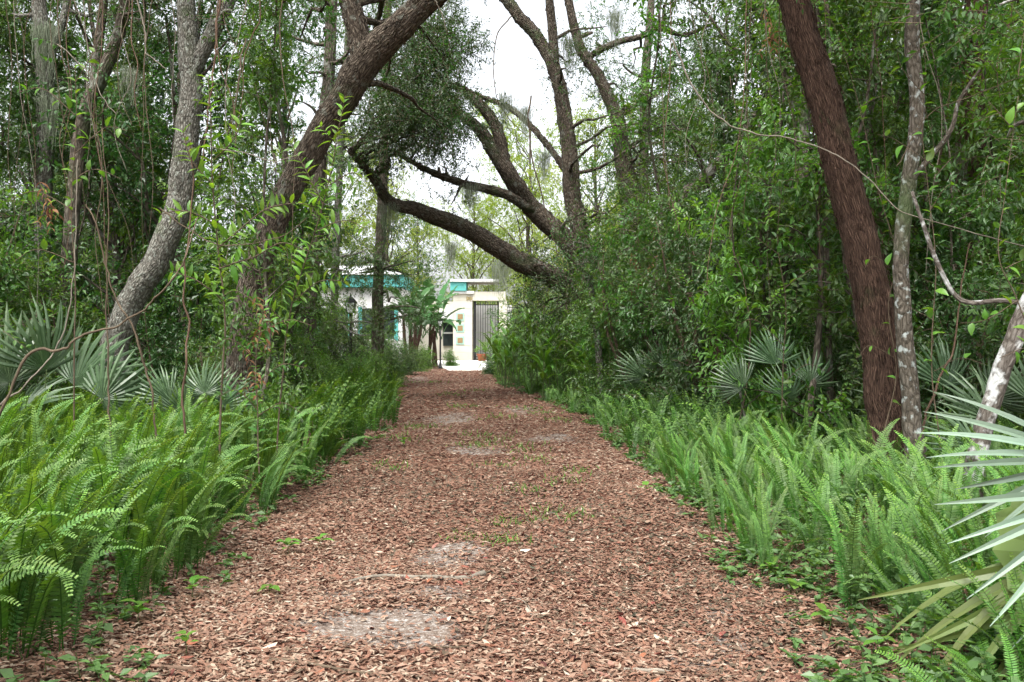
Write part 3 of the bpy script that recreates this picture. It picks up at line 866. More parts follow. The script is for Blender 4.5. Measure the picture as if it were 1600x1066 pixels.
hero('grey_leaning_pole', 'thin grey leaning stem in front of the live oak base', [
    [(944, 640, 22, 18), (936, 550, 22, 15), (928, 490, 22, 14), (920, 430, 22, 12), (912, 385, 22, 6)]],
    'bark_grey', rclumps(rg, (880, 960), (360, 440), (21, 22), (.4, .6), 50, 5), sides=9, rs=17)
hero('slanting_right_tree', 'slanting brown trunk rising rightward in the woods right of the live oak', [
    [(1045, 638, 22.2, 30), (1042, 520, 22.1, 26), (1045, 390, 22, 24), (1062, 315, 22, 24), (1100, 280, 22, 25), (1138, 238, 22, 24), (1168, 202, 22, 20), (1215, 120, 22, 16), (1250, 20, 22, 12), (1270, -120, 22, 6)]],
    'bark_bg', rclumps(rg, (1050, 1330), (-160, 170), (22.5, 25), (.8, 1.2), 60, 16), 'leaf_mid', rs=18)
hero('far_straight_tree', 'straight dark trunk against the sky right of the live oak limbs', [
    [(1003, 602, 33, 28), (1004, 400, 33, 22), (1005, 250, 33, 20), (1008, 120, 33, 18), (1018, 0, 33, 15), (1022, -150, 33, 8)]],
    'bark_bg', rclumps(rg, (930, 1120), (-160, 300), (31, 35), (.9, 1.5), 60, 18), 'leaf_mid', LL=.1, rs=19)

# ------------------------------------------------------------------ trees and shrubs filling the woods
def copies(kind, variants, spots, cat, pnames, labelf, groupf):
    cnt = {}
    for (x, y, v, s, rz) in sorted(spots, key=lambda q: q[0] / q[1]):
        tm, cm = variants[v]
        base = labelf(x, y)
        cnt[base] = cnt.get(base, 0) + 1
        o = thing(kind, base + ', ' + ordinal(cnt[base]) + ' from left', cat, (x, y, float(gz(x, y)) - .02), groupf(x, y), rz, (s, s, s * rgp.uniform(.9, 1.12)))
        part(pnames[0], tm, o)
        part(pnames[1], cm, o)
rgp = np.random.default_rng(77)
def scatter(n, dmin, dmax, ok, spacing, tries=40):
    pts = []
    for _ in range(n * tries):
        if len(pts) >= n: break
        d = dmin + (dmax - dmin) * rgp.uniform() ** .85
        x = rgp.uniform(-.62, .62) * d
        if not ok(x, d): continue
        sp = spacing * (.6 + .4 * d / dmax)
        if any((x - a) ** 2 + (d - b) ** 2 < sp * sp for a, b in pts): continue
        pts.append((x, d))
    return pts
def px_of(x, d): return 800 + x / d * FP
HEROES = [(340, 700, 13), (140, 320, 15), (1210, 1450, 10.5), (1480, 1700, 8.6)]
def tree_ok(x, d):
    p = px_of(x, d)
    if p < 800:
        if x > edgeL(d) - 1.6: return False
        if d > 30 and p < 400 and rgp.uniform() < .55: return False
        if p > 455 and d > 18: return False      # keep the house and the opening in view
        if p > 330 and d < 18: return False
    else:
        if x < edgeR(d) + 2.2: return False
        if p < 1000: return False
    return d > 16.5
def shrub_ok(x, d):
    p = px_of(x, d)
    if d < 13.5 and not (p < 0 or 1180 < p < 1230): return False
    if p < 800:
        if x > edgeL(d) - 1.3: return False
        if p > 480 and d > 15: return False
        if d < 16 and 30 < p < 430: return False
    else:
        if x < edgeR(d) + 1.7: return False
        if p < 960: return False
        if d < 17 and (p < 1120 or 1240 < p < 1300): return False
        if d < 15.5 and 1430 < p < 1580: return False
    return True
def side(x): return 'left' if x < 0 else 'right'
def tree_label(x, y):
    near = 'nearer' if y < 30 else 'farther'
    return 'leafy %s background tree in woods %s of path' % (near, side(x))
def tree_group(x, y):
    return '%s background trees on the %s' % ('nearer' if y < 30 else 'farther', side(x))
tp = scatter(34, 16.5, 44, tree_ok, 2.7)
copies('woodland_tree', TREES, [(x, d, int(rgp.integers(0, 5)), rgp.uniform(.8, 1.15), rgp.uniform(0, 6.28)) for x, d in tp], 'tree', ('trunk', 'crown'), tree_label, tree_group)
sp_ = scatter(66, 11, 34, shrub_ok, 1.5)
def shrub_label(x, y):
    return 'small-leaved shrub in the %s understory %s of path' % ('nearer' if y < 22 else 'farther', side(x))
copies('understory_shrub', SHRUBS, [(x, d, int(rgp.choice([0, 1, 2, 3, 4], p=[.26, .2, .22, .1, .22])), rgp.uniform(.75, 1.1), rgp.uniform(0, 6.28)) for x, d in sp_], 'shrub', ('stems', 'foliage'), shrub_label,
       lambda x, y: '%s understory shrubs on the %s' % ('nearer' if y < 22 else 'farther', side(x)))
# bright far trees beyond the house
fp = [(-9, 73), (5.5, 67), (-14, 75), (1.5, 76), (-26, 78), (-17, 84), (-9, 92), (-3, 80), (2, 88), (8, 84), (15, 92), (22, 84), (-22, 100), (-12, 104), (12, 104), (-2, 108)]
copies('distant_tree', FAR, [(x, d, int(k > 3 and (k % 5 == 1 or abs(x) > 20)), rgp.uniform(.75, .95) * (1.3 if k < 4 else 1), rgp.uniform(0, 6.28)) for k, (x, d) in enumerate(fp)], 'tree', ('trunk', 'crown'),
       lambda x, y: 'hazy light green tree far behind the house', lambda x, y: 'distant trees behind the house')

# slim saplings that fill the near woods, sparse leaves along the whole stem
def gen_sapling(seed, H, r0, n, LL, LW, leafm, K=9):
    rg = np.random.default_rng(seed)
    tb, cb = MB(), MB()
    m = 6
    t = np.linspace(0, 1, m)
    off = np.cumsum(rg.normal(0, .035 * H, (m, 2)), 0); off -= off[0]
    p, r = tube(tb, np.vstack([[0, 0, -.2], np.column_stack([off, t * H])]), np.concatenate([[r0 * 1.2], r0 * (1 - .75 * t)]), 6, 24, .3, .5, 0, .05, seed)
    for k in range(n):
        i = int(len(p) * (.22 + .76 * rg.uniform())) % len(p)
        ang = rg.uniform(0, 6.28)
        L = rg.uniform(.35, 1.0) * (1.2 - .5 * i / len(p))
        e = p[i] + np.array([math.cos(ang) * L, math.sin(ang) * L, rg.uniform(-.1, .6) * L])
        q = limb(tb, p[i], e, r[i] * .4 + .003, .003, rg, .1, 3)
        for c in q[1:]:
            clump_sprigs(cb, c, .22, 5, rg, K, .30, LL, LW, rg.uniform(.3, .8), L7, .3)
    return tb.mesh('trunk', M['bark_bg'], True), cb.mesh('crown', [M[leafm], M['twig']])
SAPS = [gen_sapling(251, 7.5, .035, 22, .115, .40, 'leaf_mid'), gen_sapling(252, 6.0, .028, 18, .13, .38, 'leaf_bright'), gen_sapling(253, 8.5, .045, 24, .10, .45, 'leaf_mid'), gen_sapling(254, 7, .03, 20, .12, .46, 'leaf_dark')]
def sap_ok(x, d):
    p = px_of(x, d)
    if p < 800:
        return p < 500 and x < edgeL(d) - 1.2 and not (d < 17.5 and -40 < p < 360) and not (d < 13.5 and p > 90)
    return p > 1030 and x > edgeR(d) + 1.5 and not (d < 11.5 and 1110 < p < 1540) and not (d < 15.5 and 1450 < p < 1570)
SPT = scatter(46, 9.2, 20, sap_ok, 1.1)
SPT += [(-3.12, 11.6)]
SPT.sort(key=lambda q: px_of(*q))
for k, (x, d) in enumerate(SPT):
    tm, cm = SAPS[int(rgp.choice([0, 1, 2, 3], p=[.32, .22, .26, .2]))]
    left = x < 0
    idx = k if left else k - sum(1 for q in SPT if q[0] < 0)
    lab = 'slim sparse-leaved sapling in the %s woods, %s counting from the photo\'s left' % ('left' if left else 'right', ordinal(idx + 1))
    o = thing('slim_sapling', lab, 'sapling', (x, d, float(gz(x, d)) - .02), 'slim saplings in the %s woods' % ('left' if left else 'right'), rgp.uniform(0, 6.28), rgp.uniform(.75, 1.1))
    part('trunk', tm, o); part('crown', cm, o)

# ------------------------------------------------------------------ ferns
def frond_mesh(seed, bend, npair=30, low=False, tw=0.0, twist=0.0):
    """one sword-fern frond, one metre long, rising along Z and arching toward X"""
    rg = np.random.default_rng(seed)
    mb = MB()
    n = 9 if low else 18
    t = np.linspace(0, 1, n)
    ang = .06 + bend * t ** 2.3 + rg.normal(0, .03)
    dx = np.concatenate([[0], np.cumsum(np.sin((ang[1:] + ang[:-1]) / 2) / (n - 1))])
    dz = np.concatenate([[0], np.cumsum(np.cos((ang[1:] + ang[:-1]) / 2) / (n - 1))])
    dy = tw * t ** 2
    pts = np.stack([dx, dy, dz], -1)
    tube(mb, pts[::2], np.linspace(.0055, .0018, len(pts[::2])), 3, len(pts[::2]), 0, .15, 0, 0, seed)
    tg = nrm(np.gradient(pts, axis=0))
    k = npair
    tt = np.linspace(.10, .985, k)
    pos = np.stack([np.interp(tt, t, pts[:, j]) for j in range(3)], -1)
    tan = nrm(np.stack([np.interp(tt, t, tg[:, j]) for j in range(3)], -1))
    yv = np.array([0, 1.0, 0])
    prof = .060 * np.clip((tt - .02) / .16, .35, 1) * np.clip((1.03 - tt) / .42, 0, 1) ** .6
    roll = rg.normal(0, .25)
    for s in (-1, 1):
        y0 = nrm(np.cross(np.cross(tan, yv), tan))
        bn = np.cross(tan, y0)
        tq = (twist * (1 - .5 * tt))[:, None]
        sd = (y0 * np.cos(tq) + bn * np.sin(tq)) * s
        nn = nrm(np.cross(tan, sd)) * s
        up = nn if np.dot(nn.mean(0), np.array([0, -.8, .6])) > 0 else -nn
        d = nrm(sd + tan * (.22 + .5 * tt[:, None] ** 3) + up * (.18 + roll * s * .3) + rg.normal(0, .07, (k, 3)))
        L = prof * rg.uniform(.86, 1.1, k)
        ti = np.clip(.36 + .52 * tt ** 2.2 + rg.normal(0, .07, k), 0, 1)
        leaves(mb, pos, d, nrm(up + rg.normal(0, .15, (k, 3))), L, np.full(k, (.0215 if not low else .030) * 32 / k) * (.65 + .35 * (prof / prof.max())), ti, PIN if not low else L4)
    return mb
FR = [frond_mesh(300 + k, b, 42, False, tw, ts).mesh('frond', M['fern']) for k, (b, tw, ts) in enumerate([(.5, 0, .9), (.9, .05, -.8), (1.2, -.05, .7), (1.6, .08, 1.0), (2.0, 0, .6), (.35, -.08, -.9), (1.1, .1, .3), (2.3, -.05, -.5), (.7, .12, 1.1), (1.4, -.1, .8), (1.0, 0, -1.0), (1.8, .06, .9)])]
FRL = [frond_mesh(340 + k, b, 14, True, 0, .8 - .5 * k) for k, b in enumerate([.5, .9, 1.3, 1.8])]
FRLV = [(np.concatenate(m.V), np.concatenate(m.T), [f for f in m.F3], [f for f in m.F4]) for m in FRL]

def fern_height(x, y):
    return 1.0 if x < 0 else .74
def fern_spots():
    rg = np.random.default_rng(31)
    pts = []
    for sgn in (-1, 1):
        y = 3.4
        while y < 36:
            st = .26 + .016 * y
            e = edgeL(y) if sgn < 0 else edgeR(y)
            far = min(6.2, .56 * y + .8 - abs(e)) if y < 14 else 4.6
            if sgn > 0 and y > 24: far = 3.0
            if sgn < 0 and y > 20: far = 2.6
            u = .18
            while u < far:
                xx = e + sgn * (u + rg.uniform(-.5, .5) * st)
                yy = y + rg.uniform(-.5, .5) * st
                ok = True
                if sgn < 0 and yy < 5.6 and u < .45: ok = False                     # low herbs grow there instead
                if sgn > 0 and yy < 6.2 and u < .30 + .25 * (6.2 - yy): ok = False
                if rg.uniform() < .06: ok = False
                if ok and abs(xx) / yy < .60: pts.append((xx, yy, sgn, u))
                u += st * rg.uniform(.85, 1.2)
            y += st * .92
    pts.sort(key=lambda p: p[1])
    return pts
FS = fern_spots()
rgf = np.random.default_rng(41)
def frond_set(sgn, u, y, rg):
    """azimuth, lean, length of each frond of one clump"""
    n = int(rg.integers(7, 12)) if y < 14 else int(rg.integers(6, 9))
    out = []
    for k in range(n):
        az = (-.45 if sgn < 0 else 1.9) + rg.normal(0, .85 if sgn < 0 else 1.0)      # toward the light over the path
        if rg.uniform() < .15: az = rg.uniform(0, 6.28)
        H = (.95 if sgn < 0 else .66) * rg.uniform(.62, 1.12)
        if sgn > 0 and rg.uniform() < .25: H *= 1.25
        if u < .35: H *= .78
        out.append((az, abs(rg.normal(.12, .14)), H))
    return out
def fern_label(sgn, u, y):
    s = 'left' if sgn < 0 else 'right'
    z = 'nearest the camera' if y < 7 else ('midway along the bank' if y < 13 else 'in the farther bank')
    r = 'edge row' if u < .6 else ('middle rows' if u < 1.8 else 'back rows')
    key = (s, r)
    FCNT[key] = FCNT.get(key, 0) + 1
    return 'sword fern, %s of the %s bank, %s from the camera' % (r, s, ordinal(FCNT[key])), 'ferns, %s of the %s bank' % (r, s)
FCNT = {}
fs_near = FS[:300]
for (x, y, sgn, u) in fs_near:
    lab, grp = fern_label(sgn, u, y)
    o = thing('sword_fern', lab, 'fern', (x, y, float(gz(x, y)) - .01), grp)
    for (az, lean, H) in frond_set(sgn, u, y, rgf):
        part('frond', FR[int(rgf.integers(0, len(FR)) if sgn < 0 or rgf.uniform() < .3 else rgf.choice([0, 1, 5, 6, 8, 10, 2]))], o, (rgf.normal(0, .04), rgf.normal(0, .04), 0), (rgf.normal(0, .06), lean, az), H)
for k, (x, y) in enumerate([(2.0, 3.95), (2.1, 4.2), (1.82, 3.8), (2.15, 5.3), (2.35, 5.9), (2.25, 4.6)]):
    o = thing('sword_fern', 'bright sword fern under the foreground fan palm, %s from the camera' % ordinal(k + 1), 'fern', (x, y, float(gz(x, y)) - .01), 'ferns under the foreground palm')
    for q in range(8):
        part('frond', FR[int(rgf.integers(0, len(FR)))], o, (rgf.normal(0, .04), rgf.normal(0, .04), 0), (rgf.normal(0, .1), rgf.uniform(.15, .8), 2.6 + rgf.normal(0, .7)), rgf.uniform(.38, .62))
mb = MB()
for (x, y, sgn, u) in FS[300:]:
    z = float(gz(x, y)) - .01
    for (az, lean, H) in frond_set(sgn, u, y, rgf):
        V, T, f3, f4 = FRLV[int(rgf.integers(0, 4))]
        Rm = np.array(Euler((0, lean, az)).to_matrix())
        W = (V * H) @ Rm.T + np.array([x + rgf.normal(0, .04), y + rgf.normal(0, .04), z])
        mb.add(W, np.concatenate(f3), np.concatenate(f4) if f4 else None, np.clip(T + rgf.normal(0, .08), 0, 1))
print('FERNS', len(FS), 'far fern tris', sum(len(f) for f in mb.F3))
single('far_ferns', mb.mesh('far_ferns', M['fern']), 'dense mass of farther green ferns lining both sides of the path', 'ferns', kind='stuff')

# ------------------------------------------------------------------ low broad-leaved herbs filling the banks
def herbs():
    rg = np.random.default_rng(51)
    mb = MB()
    for sgn, cnt in ((-1, 3600), (1, 9000)):
        y = 3.4 + 30 * rg.uniform(0, 1, cnt) ** 1.5
        e = np.where(sgn < 0, edgeL(y), edgeR(y))
        u = np.abs(rg.normal(0, 1.1, cnt)) - .12
        if sgn < 0: u = u + .05
        x = e + sgn * u
        keep = rg.uniform(0, 1, cnt) < np.clip((.22 + .25 * (sgn > 0) * np.clip(u * 3, 0, 1) + .55 * np.sin(2.3 * y + x) * np.sin(3.1 * x) + .25 * u) * np.where(y < 8, .7, 1), .05, 1)
        x, y, u, e = x[keep], y[keep], u[keep], e[keep]
        cnt = len(x)
        h = rg.uniform(.05, .36, cnt) * np.clip(.35 + u * .8, .25, 1.35)
        z = gz(x, y)
        o = np.stack([x, y, z], -1)
        top = o + np.stack([rg.normal(0, .05, cnt), rg.normal(0, .05, cnt), h], -1)
        prisms(mb, o, top, np.full(cnt, .0025), np.full(cnt, .0015), .3, 0)
        for k in range(7):
            f = rg.uniform(.35, 1.0, cnt)[:, None]
            p = o * (1 - f) + top * f
            th = rg.uniform(0, 6.28, cnt)
            d = np.stack([np.cos(th), np.sin(th), rg.normal(.15, .3, cnt)], -1)
            nn = nrm(np.stack([rg.normal(0, .3, cnt), rg.normal(0, .3, cnt), np.ones(cnt)], -1))
            L = rg.uniform(.03, .085, cnt) * (1 + .012 * y)
            leaves(mb, p, d, nn, L, L * rg.uniform(.45, .7, cnt), np.clip(rg.normal(.45, .2, cnt), 0, 1), L4)
    return mb
single('ground_cover', herbs().mesh('ground_cover', M['herb']), 'low leafy herbs filling the ground between the ferns and path', 'ground cover', kind='stuff')

# single seedlings big enough to tell apart
def seedling_leaf(seed):
    rg = np.random.default_rng(seed)
    mb = MB()
    n = 6
    t = np.linspace(0, 1, n)
    wd = .30 * np.sin(np.pi * t ** .75) + .003
    z = .10 * np.sin(np.pi * t) - .12 * t ** 2
    V = [(t[k], s * wd[k], z[k] + (.10 * wd[k] if s else 0)) for k in range(n) for s in (-1, 0, 1)]
    Q = [(k * 3 + s, k * 3 + 3 + s, k * 3 + 4 + s, k * 3 + 1 + s) for k in range(n - 1) for s in range(2)]
    mb.add(V, None, Q, rg.uniform(.4, .8))
    return mb.mesh('leaf', M['leaf_bright'], True)
SLF = [seedling_leaf(k) for k in range(3)]
def stemmesh(h, r=.004, mat='stem', bend=.05, seed=0):
    mb = MB()
    rg = np.random.default_rng(seed)
    tube(mb, [(0, 0, -.03), (rg.normal(0, bend * .3), rg.normal(0, bend * .3), h * .5), (rg.normal(0, bend), rg.normal(0, bend), h)], [r, r * .8, r * .5], 5, 7)
    return mb.mesh('stem', M[mat], True)
SST = [stemmesh(1.0, .03, 'stem', .03, k) for k in range(2)]
seeds = [(1372, 1040, .14, 'rosette seedling with round bright leaves at the bottom right path edge'), (1290, 985, .09, 'small seedling on bare soil beside the right path edge'),
         (1205, 905, .10, 'leafy seedling against the right fern bank by the path'), (1175, 815, .10, 'pale green seedling at the right path edge below the ferns'),
         (1245, 940, .09, 'dark green seedling between path and fan palm'), (300, 945, .12, 'leafy seedling under the arching ferns at lower left'),
         (450, 868, .11, 'seedling with pointed leaves on the left litter bank'), (500, 858, .10, 'spreading seedling on the leaf litter left of the bare spot'),
         (355, 790, .16, 'round-leaved sprout in front of the left ferns'), (290, 1040, .12, 'glossy seedling at the bottom left corner of the path'),
         (420, 935, .07, 'tiny seedling at the left path edge'), (1010, 775, .10, 'seedling on the right path edge halfway along'), (630, 700, .14, 'leafy weed at the left path edge by the ferns'),
         (215, 985, .12, 'seedling in the shade of the lowest left fern'), (1135, 790, .12, 'broad-leaved sprout at the foot of the right fern bank')]
for k, (a, b, h, lab) in enumerate(seeds):
    x, y = gp(a, b)
    o = thing('seedling', lab, 'seedling', (x, y, float(gz(x, y))), 'seedlings along the path edge', rgf.uniform(0, 6.28))
    part('stem', SST[k % 2], o, scale=(h * .7, h * .7, h))
    n = int(rgf.integers(5, 9))
    for q in range(n):
        f = .45 + .55 * (q + 1) / n
        part('leaf', SLF[q % 3], o, (0, 0, h * f), (0, rgf.uniform(-.5, .1), q * 2.4 + rgf.normal(0, .2)), rgf.uniform(.055, .10) * (1 + .02 * y))

# grass tufts on the path
tufts = [(740, 612, 2.2), (680, 600, 2.0), (755, 680, 2.0), (765, 690, 1.6), (820, 702, 1.9), (820, 640, 2.2), (720, 638, 2), (770, 655, 2), (800, 850, .9), (770, 845, .8), (790, 815, 1.0), (860, 800, 1.0),
         (900, 815, 1.0), (880, 760, 1.2), (660, 666, 1.9), (650, 670, 1.6), (625, 690, 1.8), (610, 735, 1.5), (820, 770, 1.2), (740, 700, 1.6), (835, 720, 1.6), (700, 618, 2), (850, 650, 2), (985, 690, 1.8), (1000, 685, 1.6), (830, 812, .9), (720, 836, .9), (905, 742, 1.2), (780, 730, 1.2), (640, 600, 2.4), (880, 660, 1.8)]
mb = MB()
rgt = np.random.default_rng(61)
for k, (a, b, s) in enumerate(tufts):
    x, y = gp(a, b)
    n = 46
    bx = x + rgt.normal(0, .11 * s, n); by = y + rgt.normal(0, .13 * s, n)
    q = np.stack([bx, by, gz(bx, by)], -1)
    dv = nrm(np.stack([rgt.normal(0, .6, n), rgt.normal(0, .6, n), np.full(n, .7)], -1))
    leaves(mb, q, dv, nrm(rgt.normal(0, 1, (n, 3))), rgt.uniform(.03, .10, n) * s ** .6, np.full(n, .007 * s), np.clip(rgt.normal(.5, .25, n), 0, 1), L4)
single('grass', mb.mesh('grass', M['grass']), 'thin tufts of green grass poking through the litter on the path', 'grass', kind='stuff')

# fallen sticks
def stick(label, pts, w0, w1, mat='twig_pale', seed=1):
    q = [np.array([*gp(a, b), 0]) for a, b in pts]
    for v in q: v[2] = float(gz(v[0], v[1])) + .02
    base = q[0].copy()
    mb = MB()
    tube(mb, [v - base for v in q], np.linspace(w0, w1, len(q)), 6, 4 * len(q), .5, .5, 0, .1, seed)
    single('fallen_stick', mb.mesh('fallen_stick', M[mat], True), label, 'stick', base, 'fallen sticks on the path')
stick('thick pale fallen stick lying across the path in the foreground', [(545, 914), (600, 906), (650, 912), (700, 911), (730, 906), (757, 899)], .010, .022, 'twig_pale', 1)
stick('dark thin curved stick right of the large bare spot', [(665, 1010), (720, 1007), (755, 992), (764, 968)], .004, .008, 'twig', 2)
stick('thin bent pale twig in the middle foreground of the path', [(795, 934), (815, 938), (828, 950), (832, 966)], .006, .004, 'twig_pale', 3)
stick('dark twig among leaves left of the small bare spot', [(520, 873), (545, 866), (562, 860)], .007, .004, 'twig', 4)
stick('long dark stick at the bottom left corner of the path', [(405, 1048), (460, 1052), (520, 1058), (600, 1064)], .010, .006, 'twig', 5)
stick('pale stick at the bottom edge right of centre', [(975, 1056), (1010, 1060), (1050, 1064)], .012, .008, 'twig_pale', 6)
stick('thin dark twig on the right side of the path', [(1000, 890), (1012, 880), (1022, 872)], .004, .003, 'twig', 7)
stick('short pale twig beside the bent twig', [(870, 986), (890, 984), (905, 987)], .005, .003, 'twig_pale', 8)
stick('brown root-like stick at the foot of the right ferns', [(1140, 918), (1160, 905), (1175, 890)], .008, .005, 'twig', 9)
stick('dark stick in the litter under the left ferns', [(150, 1056), (220, 1056), (300, 1060)], .016, .012, 'twig_red', 10)

# ------------------------------------------------------------------ fan palms
def fan_mesh(seed, nseg=22, span=200, mat='palm', droop=.35, wid=.062, join=.34):
    """a fan blade one metre in radius in the XZ plane, hinge at the origin, growing along Z"""
    rg = np.random.default_rng(seed)
    mb = MB()
    for k in range(nseg):
        a = R(span) * ((k + .5) / nseg - .5)
        L = (.80 + .20 * math.cos(a * .8)) * rg.uniform(.9, 1.05)
        half = R(span) / nseg / 2
        dv = np.array([math.sin(a), 0, math.cos(a)])
        sv = np.array([math.cos(a), 0, -math.sin(a)])
        nv = np.array([0, -1.0, 0])
        dr = droop * rg.uniform(.5, 1.5)
        V = []
        tt = [.02, join * .55, join, .62, .84, 1.0]
        for t in tt:
            r_ = t * L
            wd = r_ * math.tan(half) * .98 if t <= join else wid * ((1 - t) / (1 - join)) ** .7 * L * .85
            wd = min(wd, wid)
            bend = -dr * t ** 2.5
            c = dv * r_ * (1 - .12 * dr * t ** 2) + nv * bend
            V += [c - sv * wd - nv * wd * .45, c + nv * wd * .25, c + sv * wd - nv * wd * .45]
        Q = []
        for i in range(len(tt) - 1):
            for s in range(2):
                q = i * 3 + s
                Q.append((q, q + 3, q + 4, q + 1))
        mb.add(V, None, Q, np.clip(rg.normal(.5, .15) + .25 * np.repeat(np.array(tt) > .8, 3), 0, 1))
    return mb.mesh('blade', M[mat], False)
FAN = [fan_mesh(400, 24, 220, 'palm', .15), fan_mesh(401, 20, 170, 'palm', .4), fan_mesh(402, 22, 240, 'palm', .6)]
PET = stemmesh(1.0, .018, 'stem', .02, 3)
def palmetto(label, px, py, d, sizes, group='fan palms in the woods', hgt=.6):
    x = (px - 800) / FP * d
    z0 = float(gz(x, d))
    o = thing('fan_palm', label, 'fan palm', (x, d, z0), group)
    rg = np.random.default_rng(int(px * 7 + py))
    for (dx, dz, s, roll, tilt, yaw) in sizes:
        s = s * (1.0 if px < 100 else .66)
        hinge = Vector((dx, rg.uniform(-.2, .2), dz))
        L = hinge.length
        rot = hinge.to_track_quat('Z', 'Y').to_euler()
        part('petiole', PET, o, (0, 0, 0), rot, (s * .7, s * .7, L))
        part('frond', FAN[int(rg.integers(0, 3))], o, hinge, Euler((tilt, roll, yaw), 'XYZ'), s)
    return o
palmetto('big fan palm at the far left edge before the bent grey oak', 60, 590, 11.5, [(-.25, .95, .95, -.7, .2, .3), (.35, .9, .85, .45, -.2, -.2), (-.5, .7, .8, -1.3, .3, .2), (.7, .75, .75, 1.0, .2, .4), (.1, 1.1, .8, -.1, .5, .9), (-.1, .6, .7, -.4, -.5, -.5)], None)
palmetto('low fan palm in shade between the bent oak and leaning oak', 300, 590, 11.8, [(-.3, .75, .7, -1.1, .3, .3), (.2, .85, .65, .1, .1, .1), (.4, .7, .65, .9, .3, -.2), (-.1, .6, .6, -.3, .6, .5)], None)
palmetto('small silvery fan palm above the right ferns beside the path', 1030, 600, 18, [(-.3, .75, .85, -.9, .3, .2), (.2, .85, .85, .3, .2, -.1), (.4, .7, .75, 1.1, .2, .3), (0, .95, .7, -.2, .5, .6)], None)
palmetto('fan palm with upright leaf left of the thin dark trunk', 1215, 560, 12.5, [(0, 1.15, .75, -.05, .15, .1), (.45, .9, .75, .9, .3, .2), (-.4, .85, .7, -.9, .3, -.2), (.1, .75, .65, .4, .6, .6)], None)
palmetto('dark fan palm behind the spotted tree at right', 1480, 560, 10.8, [(0, .95, .8, .1, .3, .2), (.5, .8, .75, 1.0, .3, -.3), (-.45, .75, .7, -1.0, .3, .3), (.3, .55, .65, 1.3, .6, .2)], None)
palmetto('fan palm spreading at the right edge behind the white trunk', 1590, 640, 9.5, [(-.3, .7, .8, -.8, .3, .2), (.2, .85, .8, .4, .2, -.1), (-.5, .45, .7, -1.4, .4, .2)], None)

# foreground palm at the right: every segment is a piece of its own
def segment_mesh(seed, mat, droop):
    rg = np.random.default_rng(seed)
    mb = MB()
    n = 9
    t = np.linspace(0, 1, n)
    wd = .027 * np.clip(t / .16, .25, 1) * np.clip((1 - t) / .55, 0.02, 1) ** .75
    V = []
    for k in range(n):
        z = -droop * t[k] ** 2.2
        xx = t[k] * (1 - .25 * droop * t[k])
        V += [(xx, -wd[k], z + wd[k] * .5), (xx, 0, z), (xx, wd[k], z + wd[k] * .5)]
    Q = [(k * 3 + s, k * 3 + 3 + s, k * 3 + 4 + s, k * 3 + 1 + s) for k in range(n - 1) for s in range(2)]
    mb.add(V, None, Q, np.clip(np.repeat(.35 + .4 * t, 3) + rg.normal(0, .12), 0, 1))
    return mb.mesh('leaf_segment', M[mat], False)
SEG = {'palm_silver': [segment_mesh(500 + k, 'palm_silver', dr) for k, dr in enumerate((.03, .10, .22))], 'palm_olive': [segment_mesh(510 + k, 'palm_olive', dr) for k, dr in enumerate((.25, .45, .65))]}
def hub_mesh(mat, seed, hr=.24):
    rg = np.random.default_rng(seed)
    mb = MB()
    n = 14
    V = [(-.02, 0, 0)]
    for k in range(n):
        a = R(-85 + 170 * k / (n - 1))
        rr = hr if k % 2 else hr * .88
        V.append((math.cos(a) * rr, math.sin(a) * rr, .012 * (1 if k % 2 else -1)))
    mb.add(V, [(0, k + 1, k + 2) for k in range(n - 1)], None, .5)
    return mb.mesh('palm_hub', M[mat])
fgx, fgy = gp(1640, 1010)
fg = thing('fan_palm', 'silvery foreground fan palm with long pointed leaf segments at lower right edge', 'fan palm', (2.45, 4.75, float(gz(2.45, 4.75))))
fgb = np.array([2.45, 4.75, float(gz(2.45, 4.75))])
def fg_frond(px, py, d, aim, L, mat, nseg, a0, a1, pitch, seed, label=None):
    rg = np.random.default_rng(seed)
    h = P(px, py, d) - fgb
    mbp = MB()
    tube(mbp, [(0, 0, 0), h * .5 + np.array([.05, 0, .06]), h], [.014, .011, .009], 5, 8)
    part('petiole', mbp.mesh('petiole', M['stem'], True), fg)
    fr = part('frond', hub_mesh(mat, seed, .40 if mat == 'palm_olive' else .22), fg, h, Euler((0, 0, 0)), 1.0, label)
    ax = Vector((math.cos(aim), 0, math.sin(aim)))      # pointing direction in the picture plane, tipped toward the eye
    ax = (ax + Vector((0, -pitch, 0))).normalized()
    nz = Vector((0, -1, .55)).normalized()
    nz = (nz - ax * nz.dot(ax)).normalized()
    yv = nz.cross(ax)
    Mx = Matrix((ax, yv, nz)).transposed()
    fr.rotation_euler = Mx.to_euler()
    for k in range(nseg):
        a = R(a0 + (a1 - a0) * k / (nseg - 1)) + rg.normal(0, .03)
        part('leaf_segment', SEG[mat][int(rg.integers(0, 3))], fr, (.06 * math.cos(a), .06 * math.sin(a), .004 * (k % 3)), (rg.normal(0, .25), rg.normal(0, .06), a), L * rg.uniform(.86, 1.06))
    return fr
fg_frond(1700, 720, 4.6, R(178), .72, 'palm_silver', 8, -34, 32, .10, 1)
fg_frond(1735, 765, 4.4, R(208), .78, 'palm_silver', 7, -24, 30, .20, 2)
fg_frond(1720, 830, 4.8, R(215), .50, 'palm_silver', 6, -36, 36, .25, 3)
fg_frond(1690, 870, 4.5, R(194), .92, 'palm_olive', 10, -12, 46, .12, 4, 'olive-green drooping old frond of the foreground fan palm')

